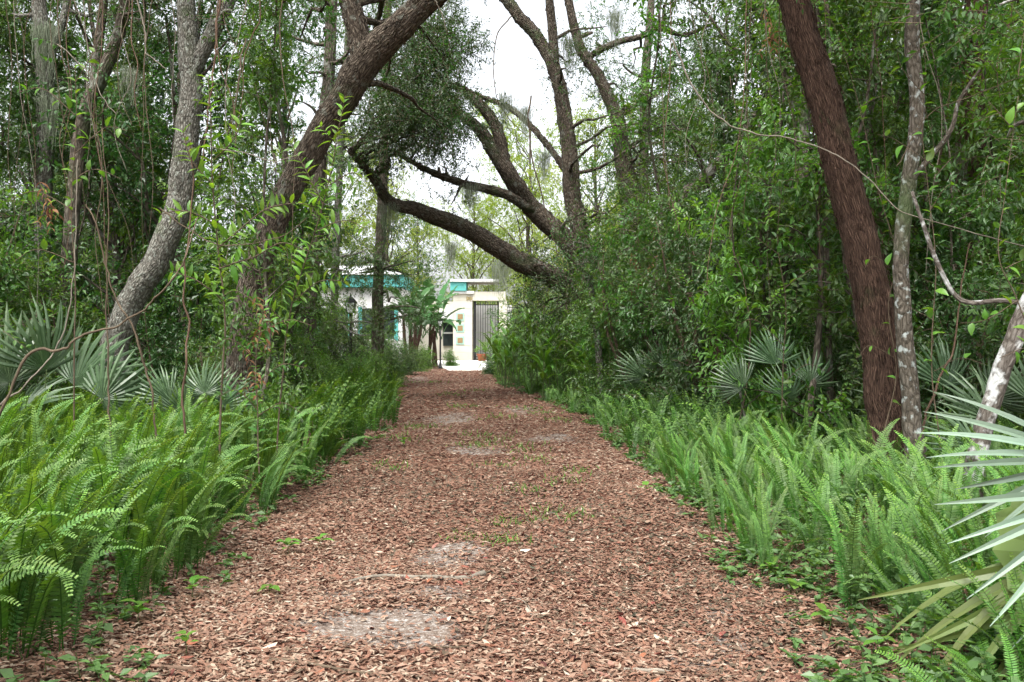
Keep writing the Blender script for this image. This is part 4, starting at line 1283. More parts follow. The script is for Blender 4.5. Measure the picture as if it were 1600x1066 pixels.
# ------------------------------------------------------------------ ginger plants and paddle-leaf plants
def blade_mesh(name, seed, prof, n, bend, fold, mat, tears=0, petiole=0.0, pr=.01):
    """a long leaf: optional bare stalk, then blade with half-widths prof(t); grows along Z, arches toward X; unit length"""
    rg = np.random.default_rng(seed)
    mb = MB()
    N = 30
    t = np.linspace(0, 1, N)
    ang = .06 + bend * t ** 1.6
    x = np.concatenate([[0], np.cumsum(np.sin(ang[1:]) / (N - 1))]); z = np.concatenate([[0], np.cumsum(np.cos(ang[1:]) / (N - 1))])
    c = np.stack([x, 0 * x, z], -1)
    tg = nrm(np.gradient(c, axis=0))
    tube(mb, c[::3], np.linspace(pr, pr * .25, len(c[::3])), 4, len(c[::3]), 0, .75)
    tt = np.linspace(petiole, 1, n)
    for s in (-1, 1):
        V = []
        for k, q in enumerate(tt):
            p = np.array([np.interp(q, t, c[:, j]) for j in range(3)])
            g = nrm(np.array([np.interp(q, t, tg[:, j]) for j in range(3)]))
            nn = np.array([-g[2], 0, g[0]])
            wd = prof((q - petiole) / (1 - petiole)) * (rg.uniform(.72, 1.05) if tears and k % 2 else 1)
            V += [p, p + np.array([0, s * wd, 0]) + nn * wd * fold + g * (rg.uniform(-.02, .02) if tears else 0)]
        Q = []
        for k in range(n - 1):
            if tears and k % 3 == 1 and rg.uniform() < tears:
                # a torn strip: the outer corner hangs free
                V += [V[2 * k], V[2 * k + 1], V[2 * k + 2], V[2 * k + 3] - np.array([0, -s * .01, .03])]
                b = len(V) - 4
                Q.append((b, b + 2, b + 3, b + 1))
            else:
                Q.append((2 * k, 2 * k + 2, 2 * k + 3, 2 * k + 1))
        mb.add(V, None, Q, np.clip(rg.normal(.5, .08), 0, 1))
    return mb.mesh(name, M[mat], False)
GL = [blade_mesh('leaf', 600 + k, lambda q: .085 * math.sin(math.pi * min(1, max(0, q)) ** .7) + .002, 9, b, .25, 'ginger', 0, .05, .006) for k, b in enumerate((.5, 1.0, 1.5, 2.0))]
GST = stemmesh(1.0, .014, 'stem', .05, 8)
def ginger(label, px, py, d, h, n, seed, group):
    rg = np.random.default_rng(seed)
    x = (px - 800) / FP * d
    o = thing('ginger_plant', label, 'plant', (x, d, float(gz(x, d))), group, rg.uniform(0, 6.28))
    for s in range(n):
        az = rg.uniform(0, 6.28); ln = rg.uniform(.05, .35); hh = h * rg.uniform(.7, 1.1)
        bx_, by_ = rg.normal(0, .14), rg.normal(0, .14)
        e = Euler((0, ln, az))
        part('stem', GST, o, (bx_, by_, 0), e, (1, 1, hh))
        up = e.to_matrix() @ Vector((0, 0, 1))
        m_ = int(rg.integers(7, 10))
        for k in range(m_):
            f = .30 + .70 * (k + 1) / m_
            a = az + (0 if k % 2 else math.pi) + rg.normal(0, .5)
            part('leaf', GL[int(rg.integers(0, 4))], o, Vector((bx_, by_, 0)) + up * hh * f, Euler((0, rg.uniform(.35, .95), a)), rg.uniform(.50, .80))
gspots = [(784, 33, 1.2), (800, 31, 1.5), (822, 30, 1.6), (845, 29, 1.5), (790, 30, 1.2), (868, 27, 1.5), (892, 26, 1.4), (782, 36, 1.5), (835, 27, 1.2), (860, 25, 1.1), (910, 24, 1.2), (815, 34, 1.8), (805, 36, 1.8), (880, 29, 1.5), (788, 39, 1.2), (855, 32, 1.7), (925, 23.5, 1.0)]
for k, (a, d, h) in enumerate(gspots):
    pos = 'at the path bend by the gate' if a < 800 else ('in the middle of the clump' if a < 860 else 'before the live oak base')
    gcn = sum(1 for q in gspots if q[0] <= a)
    ginger('tall glossy ginger plant ' + pos + ', ' + ordinal(gcn) + ' from left', a, 0, d, h * 1.25, 5, 700 + k, 'ginger plants ' + pos)

def paddle(q): return .17 * math.sin(math.pi * min(1, max(0, q)) ** .62) ** .75 + .003
BL = [blade_mesh('leaf', 650 + k, paddle, 22, b, .22, 'banana', .5, .42, .014) for k, b in enumerate((.4, .9, 1.5, 2.1, 1.2))]
BST = None
mbs = MB()
tube(mbs, [(0, 0, -.1), (.03, 0, .4), (.06, .02, .8), (.02, 0, 1.0)], [.16, .13, .12, .08], 9, 12, .2, .5, 0, .08, 5)
BST = mbs.mesh('stalk', M['bark_red'], True)
for k, (a, d, h, n, lab) in enumerate([(664, 53, 2.6, 11, 'tall paddle-leaf banana-like plant left of the lamp post'), (640, 50, 2.8, 10, 'paddle-leaf plant behind, farther left of the lamp post'), (682, 54, 2.2, 10, 'lower paddle-leaf plant arching over the lamp post'), (652, 51, 1.8, 9, 'shorter paddle-leaf plant at the end of the shrubs')]):
    rg = np.random.default_rng(800 + k)
    x = (a - 800) / FP * d
    o = thing('paddle_leaf_plant', lab, 'plant', (x, d, float(gz(x, d))), None, 0)
    for s in range(3):
        part('stalk', BST, o, (rg.normal(0, .25), rg.normal(0, .2), 0), (rg.normal(0, .08), rg.normal(0, .08), rg.uniform(0, 6)), (.65, .65, h * rg.uniform(.75, 1)))
    for q in range(n):
        part('leaf', BL[int(rg.integers(0, 5))], o, (rg.normal(0, .2), rg.normal(0, .2), h * rg.uniform(.55, .95)), Euler((rg.normal(0, .15), rg.uniform(.1, .6), q * 2.4 + rg.normal(0, .3))), rg.uniform(2.0, 2.9))

# ------------------------------------------------------------------ house, gate, lamps
def stucco(name, col, bump=.25):
    return plain(name, col, .85, .2, .06, 3.0, 0, bump)
M['cream'] = stucco('cream_wall', (.60, .575, .48))
M['white_wall'] = stucco('white_wall', (.68, .68, .66))
M['teal'] = plain('teal_paint', (.10, .40, .37), .5, .4, .12, 4)
M['mint'] = plain('mint_tile', (.32, .52, .44), .35, .5, .10, 9)
M['tan'] = plain('tan_tile', (.27, .185, .085), .4, .5, .2, 12)
M['gold'] = plain('gold_metal', (.50, .38, .14), .4, .5, .1, 12, .7)
M['glass'] = plain('dark_glass', (.035, .045, .045), .08, .6, .2, 2)
M['black'] = plain('black_iron', (.012, .012, .013), .45, .5, .2, 9)
M['terracotta'] = plain('terracotta', (.24, .075, .04), .8, .2, .15, 6)
M['concrete'] = plain('pale_concrete', (.72, .69, .64), .9, .2, .10, 1.2, 0, .1)
M['roof'] = plain('pale_roof', (.70, .72, .70), .5, .4, .08, 2)
M['lamp_glass'] = plain('lamp_glass', (.55, .58, .56), .25, .5, .1, 5)

def mbox(name, parent, x0, x1, y0, y1, z0, z1, mat, label=None, bevel=0.0):
    cx, cyy = (x0 + x1) / 2, (y0 + y1) / 2
    return part(name, boxmesh(name, (x1 - x0, y1 - y0, z1 - z0), M[mat], bevel), parent, (cx, cyy, z0), label=label)
def hx(px, d): return (px - 800) / FP * d
def hz_(py, d): return CZ + (HZ - py) / FP * d

# forecourt
mb = MB()
q = [(-2.9, 45.6), (-0.9, 45.6), (3.0, 63.9), (-5.4, 63.9)]
g = [(a, b, .035) for a, b in q] + [(a, b, -.2) for a, b in q]
mb.add(g, None, [(0, 1, 2, 3), (0, 4, 5, 1), (1, 5, 6, 2), (2, 6, 7, 3), (3, 7, 4, 0)])
tagged(single('forecourt', mb.mesh('forecourt', M['concrete']), None, None), kind='structure')

D = 65.0
hb = thing('house', 'cream house with teal trim and entrance wall with three square tiles', 'house', (hx(708, D), D, 0))
ox, oy = hx(708, D), D
def H(name, px0, px1, py0, py1, dy0, dy1, mat, d=D, label=None, parent=None, bevel=0.0):
    par = parent or hb
    return mbox(name, par, hx(px0, d) - ox, hx(px1, d) - ox, d - oy + dy0, d - oy + dy1, hz_(py1, d), hz_(py0, d), mat, label, bevel)
# entrance wall: courses with recessed joints
H('wall_core', 708.5, 737.5, 459, 563.5, .03, 1.6, 'cream')
zs = np.linspace(hz_(563, D) - .02, hz_(459, D), 10)
for k in range(9):
    mbox('wall_course', hb, 0, hx(738, D) - ox, 0, 1.63, zs[k] + (.012 if k else 0), zs[k + 1], 'cream', None, .008)
for py in (495, 513, 532):
    fr = H('tile_frame', 712.5, 725.5, py - 6.5, py + 6.5, -.04, .02, 'mint', label='mint square tile frame', bevel=.01)
    t_ = part('tile', boxmesh('tile', (.34, .03, .34), M['tan'], .006), fr, (0, -.035, .10))
H('cornice', 705, 741, 455, 459.5, -.18, 1.8, 'white_wall', bevel=.02)
H('teal_fascia', 704, 729, 441, 455, -.30, 1.9, 'teal', bevel=.02)
H('roof_slab', 703, 779, 437, 441, -.45, 3.2, 'roof', bevel=.02)
for k in range(4):
    H('gold_ornament', 729 + 2.6 * k, 730.6 + 2.6 * k, 463.5 + (k % 2), 469.5 - (k % 2), -.06, .0, 'gold')
H('lintel', 738.2, 790, 456, 470, -.06, .6, 'cream', bevel=.01)
H('far_pier', 780, 792, 470, 563, 0, .6, 'cream')
# court wall behind the gate
H('court_wall', 738, 800, 474, 563, 4.0, 4.3, 'white_wall')
# recessed wing left of the entrance wall, with window
H('recessed_wall', 640, 707.5, 470, 563, 1.8, 2.2, 'cream')
wn = H('window', 689.5, 705, 504, 541, 1.68, 1.8, 'glass')
H('window_sill', 688.5, 706, 519, 521.5, 1.60, 1.70, 'white_wall')
H('window_awning', 684, 706.5, 486, 503, .9, 1.78, 'roof', bevel=.03)
# left wing with teal gable
D2 = 60.0
H('wing_wall', 470, 628, 450, 566.5, 0, 5.0, 'white_wall', D2)
H('teal_fascia', 466, 632, 430, 449.7, -.45, 5.4, 'teal', D2, bevel=.03)
mb = MB()
zr0, zr1 = hz_(430, D2), hz_(411, D2)
xa, xb = hx(462, D2) - ox, hx(636, D2) - ox
ya, yb = D2 - oy - .65, D2 - oy + 5.6
xm0, xm1, ym = xa + 2.2, xb - 2.2, (ya + yb) / 2
mb.add([(xa, ya, zr0), (xb, ya, zr0), (xb, yb, zr0), (xa, yb, zr0), (xm0, ym, zr1), (xm1, ym, zr1)], [(0, 3, 4), (1, 5, 2)], [(0, 4, 5, 1), (3, 2, 5, 4), (0, 1, 2, 3)])
part('roof', mb.mesh('roof', M['roof']), hb)
for px in (503, 528, 566, 600):
    wd = H('window', px, px + 16, 482, 530, -.03, .01, 'glass', D2)
    H('shutter', px - 6, px - .4, 480, 532, -.07, -.002, 'teal', D2)
    H('shutter', px + 16.4, px + 22, 480, 532, -.07, -.002, 'teal', D2)
    H('window_sill', px - 2, px + 18, 530.3, 533, -.10, -.002, 'white_wall', D2)

gate = thing('iron_gate', 'dark iron bar gate in the opening right of the entrance wall', 'gate', (hx(740, D), D + .25, float(0)))
zt, zb = hz_(471, D), hz_(562, D) + .04
gw = hx(779, D) - hx(739.5, D)
mbox('gate_post', gate, 0, .16, -.06, .06, zb - .1, zt, 'black')
mbox('gate_post', gate, gw - .1, gw, -.05, .05, zb - .1, zt, 'black')
mbox('rail', gate, .16, gw - .1, -.02, .02, zb + .12, zb + .17, 'black')
mbox('rail', gate, .16, gw - .1, -.02, .02, zt - .25, zt - .20, 'black')
bar = boxmesh('bar', (.035, .030, zt - zb - .1), M['black'])
for k in range(8):
    part('bar', bar, gate, (.28 + k * (gw - .45) / 7.5, .036, zb + .05))

pl = thing('planter', 'terracotta planter with green plants in front of the gate', 'planter', (hx(753, 62), 62, .035))
mb = MB()
pr = [(0, .0), (.22, 0), (.30, .36), (.33, .37), (.33, .45), (.28, .45), (.26, .38), (0, .38)]
ns = 14
Vp = [(r_ * math.cos(2 * math.pi * k / ns), r_ * math.sin(2 * math.pi * k / ns), z_) for r_, z_ in pr for k in range(ns)]
Qp = [(i * ns + k, i * ns + (k + 1) % ns, (i + 1) * ns + (k + 1) % ns, (i + 1) * ns + k) for i in range(len(pr) - 1) for k in range(ns)]
mb.add(Vp, None, Qp)
part('pot', mb.mesh('pot', M['terracotta'], False), pl)
mb = MB()
clump_sprigs(mb, np.array([0, 0, .75]), .38, 60, np.random.default_rng(4), 8, .25, .12, .4, .7)
part('foliage', mb.mesh('foliage', [M['leaf_bright'], M['twig']]), pl)

def lamp(label, px, d, top, s=1.0):
    x = (px - 800) / FP * d
    o = thing('lamp_post', label, 'lamp post', (x, d, float(gz(x, d))), 'lamp posts by the path')
    zt = top - .46 * s
    mb = MB(); tube(mb, [(0, 0, -.1), (0, 0, zt)], [.045, .040], 12, 4)
    part('post', mb.mesh('post', M['black'], True), o)
    mb = MB(); tube(mb, [(0, 0, 0), (0, 0, .10), (0, 0, .12), (0, 0, .35)], [.10, .09, .07, .05], 12, 8)
    part('base', mb.mesh('base', M['black'], True), o)
    mb = MB(); tube(mb, [(0, 0, zt - .05), (0, 0, zt), (0, 0, zt + .04)], [.04, .055, .075], 10, 6)
    part('collar', mb.mesh('collar', M['black'], True), o)
    ln = part('lantern', boxmesh('lantern', (.16 * s, .16 * s, .02), M['black']), o, (0, 0, zt + .04))
    gl = MB()
    a0, a1, h = .07 * s, .105 * s, .24 * s
    gl.add([(-a0, -a0, .02), (a0, -a0, .02), (a0, a0, .02), (-a0, a0, .02), (-a1, -a1, h), (a1, -a1, h), (a1, a1, h), (-a1, a1, h)], None, [(0, 1, 5, 4), (1, 2, 6, 5), (2, 3, 7, 6), (3, 0, 4, 7)])
    part('glass', gl.mesh('glass', M['lamp_glass']), ln)
    for sx, sy in ((-1, -1), (1, -1), (1, 1), (-1, 1)):
        mb = MB(); prisms(mb, [(sx * a0 * 1.05, sy * a0 * 1.05, .0)], [(sx * a1 * 1.05, sy * a1 * 1.05, h + .01)], [.014 * s], [.014 * s])
        part('frame_bar', mb.mesh('frame_bar', M['black']), ln)
    mb = MB(); tube(mb, [(0, 0, h), (0, 0, h + .03 * s), (0, 0, h + .12 * s), (0, 0, h + .15 * s)], [.15 * s, .14 * s, .06 * s, .02 * s], 4, 9)
    part('cap', mb.mesh('cap', M['black']), ln)
    mb = MB(); tube(mb, [(0, 0, h + .14 * s), (0, 0, h + .18 * s), (0, 0, h + .22 * s)], [.012 * s, .022 * s, .006 * s], 6, 7)
    part('finial', mb.mesh('finial', M['black']), ln)
lamp('black lamp post standing at the end of the path before the house', 688, 49.4, 2.52)
lamp('black lantern post half hidden by leaves left of the house windows', 548, 30, 2.72, 1.3)

# ------------------------------------------------------------------ shrubs placed one by one near the path and house
near = [(470, 19, 3, .55), (508, 22, 3, .5), (545, 24, 0, .36), (440, 16.5, 0, .42), (575, 27, 3, .5), (600, 31, 1, .45), (565, 34, 1, .6), (612, 37, 3, .5), (630, 41, 1, .5), (655, 44, 3, .45), (664, 47.5, 1, .35),
        (640, 46, 0, .4), (706, 52, 3, .4), (555, 40, 0, .55), (600, 45, 1, .6), (520, 30, 1, .6), (480, 26, 0, .6), (430, 21, 4, .6), (400, 18, 0, .6),
        (660, 48, 3, .5), (585, 48, 0, .7), (545, 50, 4, .6), (500, 44, 4, .7), (470, 38, 2, .8), (775, 44, 3, .3), (768, 40, 1, .35), (785, 38, 3, .35), (790, 43, 0, .4), (800, 40, 4, .55), (830, 44, 2, .7), (795, 47, 0, .5), (860, 38, 4, .7), (905, 33, 0, .8), (830, 36, 4, .5), (960, 25, 0, .55), (930, 29, 2, .7),
        (1000, 22.4, 1, .7), (1018, 20.5, 4, .9), (1056, 20, 2, 1.05), (1100, 19.4, 4, .85), (975, 22.5, 0, .75), (955, 24.5, 4, .6), (1125, 18, 2, .9), (1045, 20.5, 1, .6), (1090, 19, 0, .6), (980, 24, 4, .7), (1165, 17.6, 1, .6), (1180, 14.5, 0, .5), (1240, 15, 1, .7), (1330, 13, 1, .6), (1455, 12.5, 0, .5), (1570, 11.5, 0, .6), (1590, 12, 1, .9), (1430, 13.5, 1, .6),
        (20, 13.5, 1, .6), (70, 13.8, 3, .4), (330, 14.4, 0, .5), (270, 16.5, 1, .8), (120, 16.2, 0, .8), (30, 16, 0, .9), (380, 15.5, 1, .6)]
def near_label(a, d):
    if a < 420: return 'leafy green bush behind the left ferns at the foot of oaks'
    if a < 620 and d < 32: return 'low bright leafy bush screening the house, left of the path'
    if a < 620: return 'leafy shrub beside the left wing of the house'
    if a < 735: return 'rounded green bush at the lamp post and end of path'
    if a < 880: return 'leafy bush behind the ginger plants at the path bend'
    if a < 1110: return 'bushy shrub around the foot of the arching live oak'
    return 'leafy bush among the trunks on the right bank'
for (a, d, v, s) in near:
    x = (a - 800) / FP * d
    lb = near_label(a, d)
    ncn = sum(1 for q in near if near_label(q[0], q[1]) == lb and (q[0], q[1]) <= (a, d))
    tm, cm = SHRUBS[v]
    o = thing('leafy_bush', lb + ', ' + ordinal(ncn) + ' from left', 'bush', (x, d, float(gz(x, d)) - .02), lb.replace('leafy ', '') + ' group', rgp.uniform(0, 6.28), s)
    part('stems', tm, o); part('foliage', cm, o)

# ------------------------------------------------------------------ saplings and vines with large leaves, each leaf a piece
def leafpiece(seed, wd_, mat):
    rg = np.random.default_rng(seed)
    mb = MB()
    n = 7
    t = np.linspace(0, 1, n)
    wd = wd_ * np.sin(np.pi * t ** .8) + .002
    z = .06 * np.sin(np.pi * t) - rg.uniform(.05, .2) * t ** 2
    V = [(t[k], s * wd[k], z[k] + (.35 * wd[k] if s else 0)) for k in range(n) for s in (-1, 0, 1)]
    Q = [(k * 3 + s, k * 3 + 3 + s, k * 3 + 4 + s, k * 3 + 1 + s) for k in range(n - 1) for s in range(2)]
    mb.add(V, None, Q, rg.uniform(.3, .9))
    return mb.mesh('leaf', M[mat], True)
LP = {'long': [leafpiece(900 + k, .15, 'leaf_bright') for k in range(4)], 'broad': [leafpiece(910 + k, .26, 'leaf_bright') for k in range(4)], 'dark': [leafpiece(920 + k, .19, 'leaf_mid') for k in range(4)],
      'dead': [leafpiece(930 + k, .16, 'dead_leaf') for k in range(4)]}
def sprayplant(name, label, cat, sprays, kind, L, step, r0=.008, mat='twig', pairs=True, group=None, lift=.15, first=0.0):
    """sprays: stems as lists of (px, py, d); leaves set along each"""
    rg = np.random.default_rng(int(abs(sprays[0][0][0]) * 13 + sprays[0][0][1]))
    a, b, d = sprays[0][0]
    base = P(a, b, d)
    o = thing(name, label, cat, base, group)
    for k, sp in enumerate(sprays):
        pts = [P(*q) - base for q in sp]
        mb = MB()
        p, r = tube(mb, pts, np.linspace(r0 if k == 0 else r0 * .6, r0 * .3, len(pts)), 5, 6 * len(pts), .6, .5, 0, .05, k)
        part('stem' if k == 0 else 'branch', mb.mesh('stem', M[mat], True), o)
        s = np.concatenate([[0], np.cumsum(np.linalg.norm(np.diff(p, axis=0), axis=1))])
        u = s[-1] * (first if k == 0 else .12)
        j = 0
        tgs = np.gradient(p, axis=0)
        while u < s[-1] and step > 0:
            q = np.array([np.interp(u, s, p[:, c]) for c in range(3)])
            tg = nrm(np.array([np.interp(u, s, tgs[:, c]) for c in range(3)]))
            sd = nrm(np.cross(tg, np.array([0, 1.0, .2]) + rg.normal(0, .5, 3)))
            for sg in ((1, -1) if pairs else ((1,) if j % 2 else (-1,))):
                dv = Vector(nrm(sd * sg + tg * .35 + np.array([0, 0, lift]) + rg.normal(0, .22, 3)))
                zz = Vector((0, -.25, 1.0)) + Vector(rg.normal(0, .3, 3))
                zz = (zz - dv * zz.dot(dv)).normalized()
                yy = zz.cross(dv)
                e = Matrix((dv, yy, zz)).transposed().to_euler()
                part('leaf', LP[kind][int(rg.integers(0, 4))], o, q, e, L * rg.uniform(.6, 1.15) * (1 - .35 * u / s[-1]))
            u += step * rg.uniform(.75, 1.3)
            j += 1
    return o
sprayplant('sapling', 'bright green long-leaved sapling standing before the leaning oak', 'sapling', [
    [(344, 735, 9.2), (346, 600, 9.2), (352, 500, 9.15), (340, 380, 9.1), (332, 280, 9.05), (330, 190, 9.0), (326, 120, 9)],
    [(340, 390, 9.1), (385, 350, 9.0), (420, 325, 8.95), (462, 318, 8.9), (500, 325, 8.9)], [(342, 420, 9.1), (400, 400, 8.9), (440, 380, 8.9), (480, 392, 8.9)],
    [(334, 290, 9.05), (300, 250, 9.0), (285, 200, 9)], [(338, 350, 9.1), (290, 330, 9.1), (250, 335, 9.1)], [(350, 470, 9.15), (310, 440, 9.1), (270, 425, 9.1)],
    [(334, 250, 9.05), (365, 220, 9), (380, 180, 9)]], 'long', .185, .058, .012, first=.42)
sprayplant('sapling', 'yellow-green leafy sprout arching over the leaning oak trunk', 'sapling', [
    [(432, 730, 9.8), (440, 600, 9.8), (455, 480, 9.7), (490, 370, 9.6), (515, 280, 9.5), (530, 200, 9.4), (540, 150, 9.4)],
    [(505, 320, 9.55), (480, 270, 9.5), (455, 225, 9.5)], [(515, 290, 9.5), (550, 270, 9.4), (570, 285, 9.4)], [(525, 225, 9.45), (495, 190, 9.4)], [(495, 360, 9.6), (540, 345, 9.5), (575, 360, 9.5)],
    [(460, 470, 9.7), (500, 440, 9.6), (540, 440, 9.6)], [(450, 510, 9.7), (420, 480, 9.7), (395, 470, 9.7)]], 'long', .175, .06, .009, first=.35)
sprayplant('sapling', 'dark compound-leaved sapling low before the leaning oak base', 'sapling', [
    [(405, 740, 9.0), (402, 640, 9), (400, 560, 9), (412, 480, 9), (405, 420, 9)], [(402, 600, 9), (440, 570, 8.9), (480, 575, 8.9)], [(401, 560, 9), (360, 530, 8.9), (330, 545, 8.9)], [(405, 520, 9), (450, 500, 8.9), (490, 510, 8.9)],
    [(408, 480, 9), (370, 455, 9), (345, 465, 9)], [(402, 640, 9), (370, 610, 8.9), (340, 620, 8.9)], [(402, 650, 9), (440, 630, 8.9), (470, 645, 8.9)]], 'dark', .10, .05, .008, first=.2)
sprayplant('sapling', 'broad-leaved spindly sapling at the far left before the woods', 'sapling', [
    [(118, 760, 8.5), (115, 600, 8.5), (118, 450, 8.5), (112, 320, 8.5), (120, 200, 8.5), (118, 100, 8.5)], [(115, 330, 8.5), (60, 300, 8.5), (20, 310, 8.5)], [(118, 240, 8.5), (165, 200, 8.5), (200, 205, 8.5)],
    [(118, 180, 8.5), (70, 140, 8.5), (30, 145, 8.5)], [(116, 280, 8.5), (150, 265, 8.5), (190, 280, 8.5)], [(116, 410, 8.5), (60, 390, 8.5), (20, 410, 8.5)], [(118, 130, 8.5), (150, 80, 8.5)]], 'broad', .13, .10, .008, first=.6, pairs=False)
sprayplant('climbing_vine', 'leafy vine with large pale leaves beside the spotted slim trunk', 'vine', [
    [(1470, 700, 8.9), (1455, 560, 8.9), (1462, 420, 8.9), (1450, 300, 8.9), (1440, 200, 8.9), (1445, 100, 8.9), (1425, 20, 8.9)], [(1458, 260, 8.9), (1400, 220, 8.85), (1370, 210, 8.8)], [(1445, 150, 8.9), (1410, 110, 8.85), (1400, 80, 8.8)],
    [(1452, 330, 8.9), (1480, 290, 8.85), (1500, 300, 8.8)], [(1460, 580, 8.9), (1500, 560, 8.85), (1540, 570, 8.8)], [(1458, 500, 8.9), (1420, 480, 8.85)]], 'broad', .15, .22, .006, pairs=False, first=.15, lift=-.15)
sprayplant('climbing_vine', 'leafy vine with pointed leaves climbing the red-brown trunk', 'vine', [
    [(1375, 700, 9.5), (1400, 590, 9.5), (1388, 480, 9.5), (1400, 400, 9.5), (1372, 300, 9.5), (1345, 180, 9.5), (1310, 60, 9.5), (1270, -20, 9.5)], [(1398, 560, 9.5), (1360, 540, 9.45), (1340, 560, 9.4)], [(1392, 420, 9.5), (1365, 400, 9.45), (1350, 420, 9.4)], [(1340, 170, 9.5), (1380, 150, 9.4), (1400, 170, 9.4)]],
    'broad', .13, .22, .006, pairs=False, first=.1, lift=-.1)
sprayplant('sapling', 'leafy low branch with big leaves at the right edge', 'sapling', [
    [(1640, 700, 7.6), (1620, 560, 7.6), (1590, 470, 7.6), (1560, 400, 7.6), (1570, 300, 7.6), (1590, 150, 7.6)], [(1590, 470, 7.6), (1540, 500, 7.6), (1500, 505, 7.6)], [(1570, 420, 7.6), (1610, 400, 7.6)], [(1580, 200, 7.6), (1545, 160, 7.6)], [(1610, 540, 7.6), (1560, 560, 7.6)], [(1590, 120, 7.6), (1600, 40, 7.6)]], 'broad', .13, .12, .007, pairs=False)
sprayplant('sapling', 'leafy saplings of mid height between snag and thin trunk', 'sapling', [
    [(1225, 740, 11.5), (1222, 600, 11.5), (1228, 480, 11.5), (1215, 380, 11.5), (1222, 280, 11.5)], [(1224, 540, 11.5), (1180, 500, 11.5), (1150, 510, 11.5)], [(1226, 450, 11.5), (1270, 420, 11.5), (1300, 430, 11.5)], [(1220, 400, 11.5), (1180, 370, 11.5)], [(1222, 600, 11.5), (1260, 570, 11.5), (1290, 580, 11.5)]], 'dark', .14, .10, .009, first=.2)
for k, (a, b, d, lab) in enumerate([(1030, 400, 19, 'hanging brown dead leaves in the shrubs right of the live oak'), (1000, 440, 20, 'small brown dead leaf spray near the live oak trunk'), (75, 330, 9, 'brown dead leaf spray at the far left'), (412, 510, 9.4, 'rust-brown dead leaves below the leaning oak'), (395, 590, 9.4, 'dead brown frond leaves low by the leaning oak base'), (1205, 60, 11, 'brown dead leaves hanging beside the red-brown trunk top')]):
    sprayplant('dead_leaf_spray', lab, 'dead leaves', [[(a - 12, b - 45, d), (a, b - 10, d), (a + 6, b + 35, d)], [(a, b - 10, d), (a + 22, b + 12, d)], [(a, b - 5, d), (a - 18, b + 25, d)]], 'dead', .10 if d < 12 else .14, .05, .004, lift=-.9)

def vine(label, pts, w0, w1, mat='twig', seed=0):
    q = [P(*p) for p in pts]
    base = q[0].copy()
    mb = MB()
    tube(mb, [v - base for v in q], np.linspace(w0, w1, len(q)) * .7, 6, 7 * len(q), 1.6, .5, 0, .12, seed)
    single('bare_vine', mb.mesh('bare_vine', M[mat], True), label, 'vine', base, 'bare vines and stems')
vine('long brown bent stem rising from the left edge past the grey oak', [(-20, 690, 7), (40, 560, 7), (90, 545, 7), (130, 525, 7), (190, 505, 7), (240, 470, 7), (285, 412, 7), (310, 340, 7.2)], .016, .007, 'twig', 1)
vine('thin grey stem crossing low over the left fan palm', [(-10, 640, 7.3), (40, 600, 7.3), (85, 550, 7.3), (108, 480, 7.3), (118, 380, 7.3), (122, 250, 7.3)], .010, .005, 'twig_pale', 2)
vine('dark slanting stem in front of the bent grey oak', [(245, 690, 8), (236, 605, 8), (215, 530, 8), (185, 470, 8), (165, 415, 8), (150, 350, 8), (135, 320, 8)], .014, .008, 'twig', 3)
vine('upright dark stem left of the bent grey oak', [(172, 690, 8.3), (168, 560, 8.3), (166, 450, 8.3), (170, 330, 8.3), (160, 200, 8.3)], .012, .006, 'twig', 4)
vine('brown upright stem beside the low left fan palm', [(285, 720, 9), (288, 600, 9), (292, 500, 9), (288, 420, 9), (300, 320, 9), (298, 220, 9)], .016, .008, 'twig_red', 5)
vine('pale tan vine curving across the red-brown trunk', [(1050, 60, 9.0), (1085, 140, 9.0), (1130, 190, 9.0), (1180, 208, 9.0), (1250, 220, 9.0), (1310, 245, 9.0), (1350, 275, 9.0), (1400, 325, 9.0), (1450, 345, 9.0), (1620, 390, 9)], .011, .006, 'twig_pale', 6)
vine('pale twisting twig hanging at the top left', [(208, -20, 8), (226, 40, 8), (229, 80, 8), (245, 95, 8), (262, 110, 8)], .010, .005, 'twig_pale', 7)
vine('pale curved twig crossing the upper left woods', [(90, 70, 8), (125, 100, 8), (150, 130, 8), (165, 160, 8), (182, 178, 8)], .007, .004, 'twig_pale', 8)
vine('reddish hanging vine left of the leaning oak top', [(345, -30, 10), (338, 60, 10), (330, 140, 10), (322, 210, 10), (316, 260, 10)], .018, .008, 'twig_red', 9)
vine('dark vine dropping before the upper leaning oak', [(385, 60, 10), (375, 120, 10), (362, 190, 10), (350, 230, 10)], .012, .006, 'twig', 10)
vine('white twig hanging at the oak fork', [(672, -10, 11), (690, 20, 11), (698, 48, 11)], .010, .006, 'twig_pale', 11)
vine('thin vine hanging among the live oak limbs', [(830, 150, 25), (826, 210, 25), (840, 280, 25), (858, 350, 25), (872, 400, 25)], .03, .015, 'twig', 12)
vine('second thin vine hanging left of the live oak limbs', [(803, 22, 27), (776, 60, 26.5), (772, 130, 26), (790, 180, 26), (826, 215, 26)], .025, .012, 'twig', 13)
vine('brown bent branch rising in shade beside the spotted slim trunk', [(1440, 690, 9.8), (1465, 600, 9.8), (1490, 545, 9.8), (1500, 460, 9.9), (1515, 380, 10)], .020, .009, 'twig_red', 14)
vine('thin dark twig crossing the upper right woods', [(1400, 260, 9), (1450, 180, 9), (1520, 150, 9), (1620, 110, 9)], .007, .004, 'twig', 15)
vine('thin dark stem by the snag', [(1150, 690, 13), (1170, 560, 13), (1165, 450, 13), (1140, 360, 13), (1160, 250, 13), (1140, 120, 13)], .014, .006, 'twig', 16)
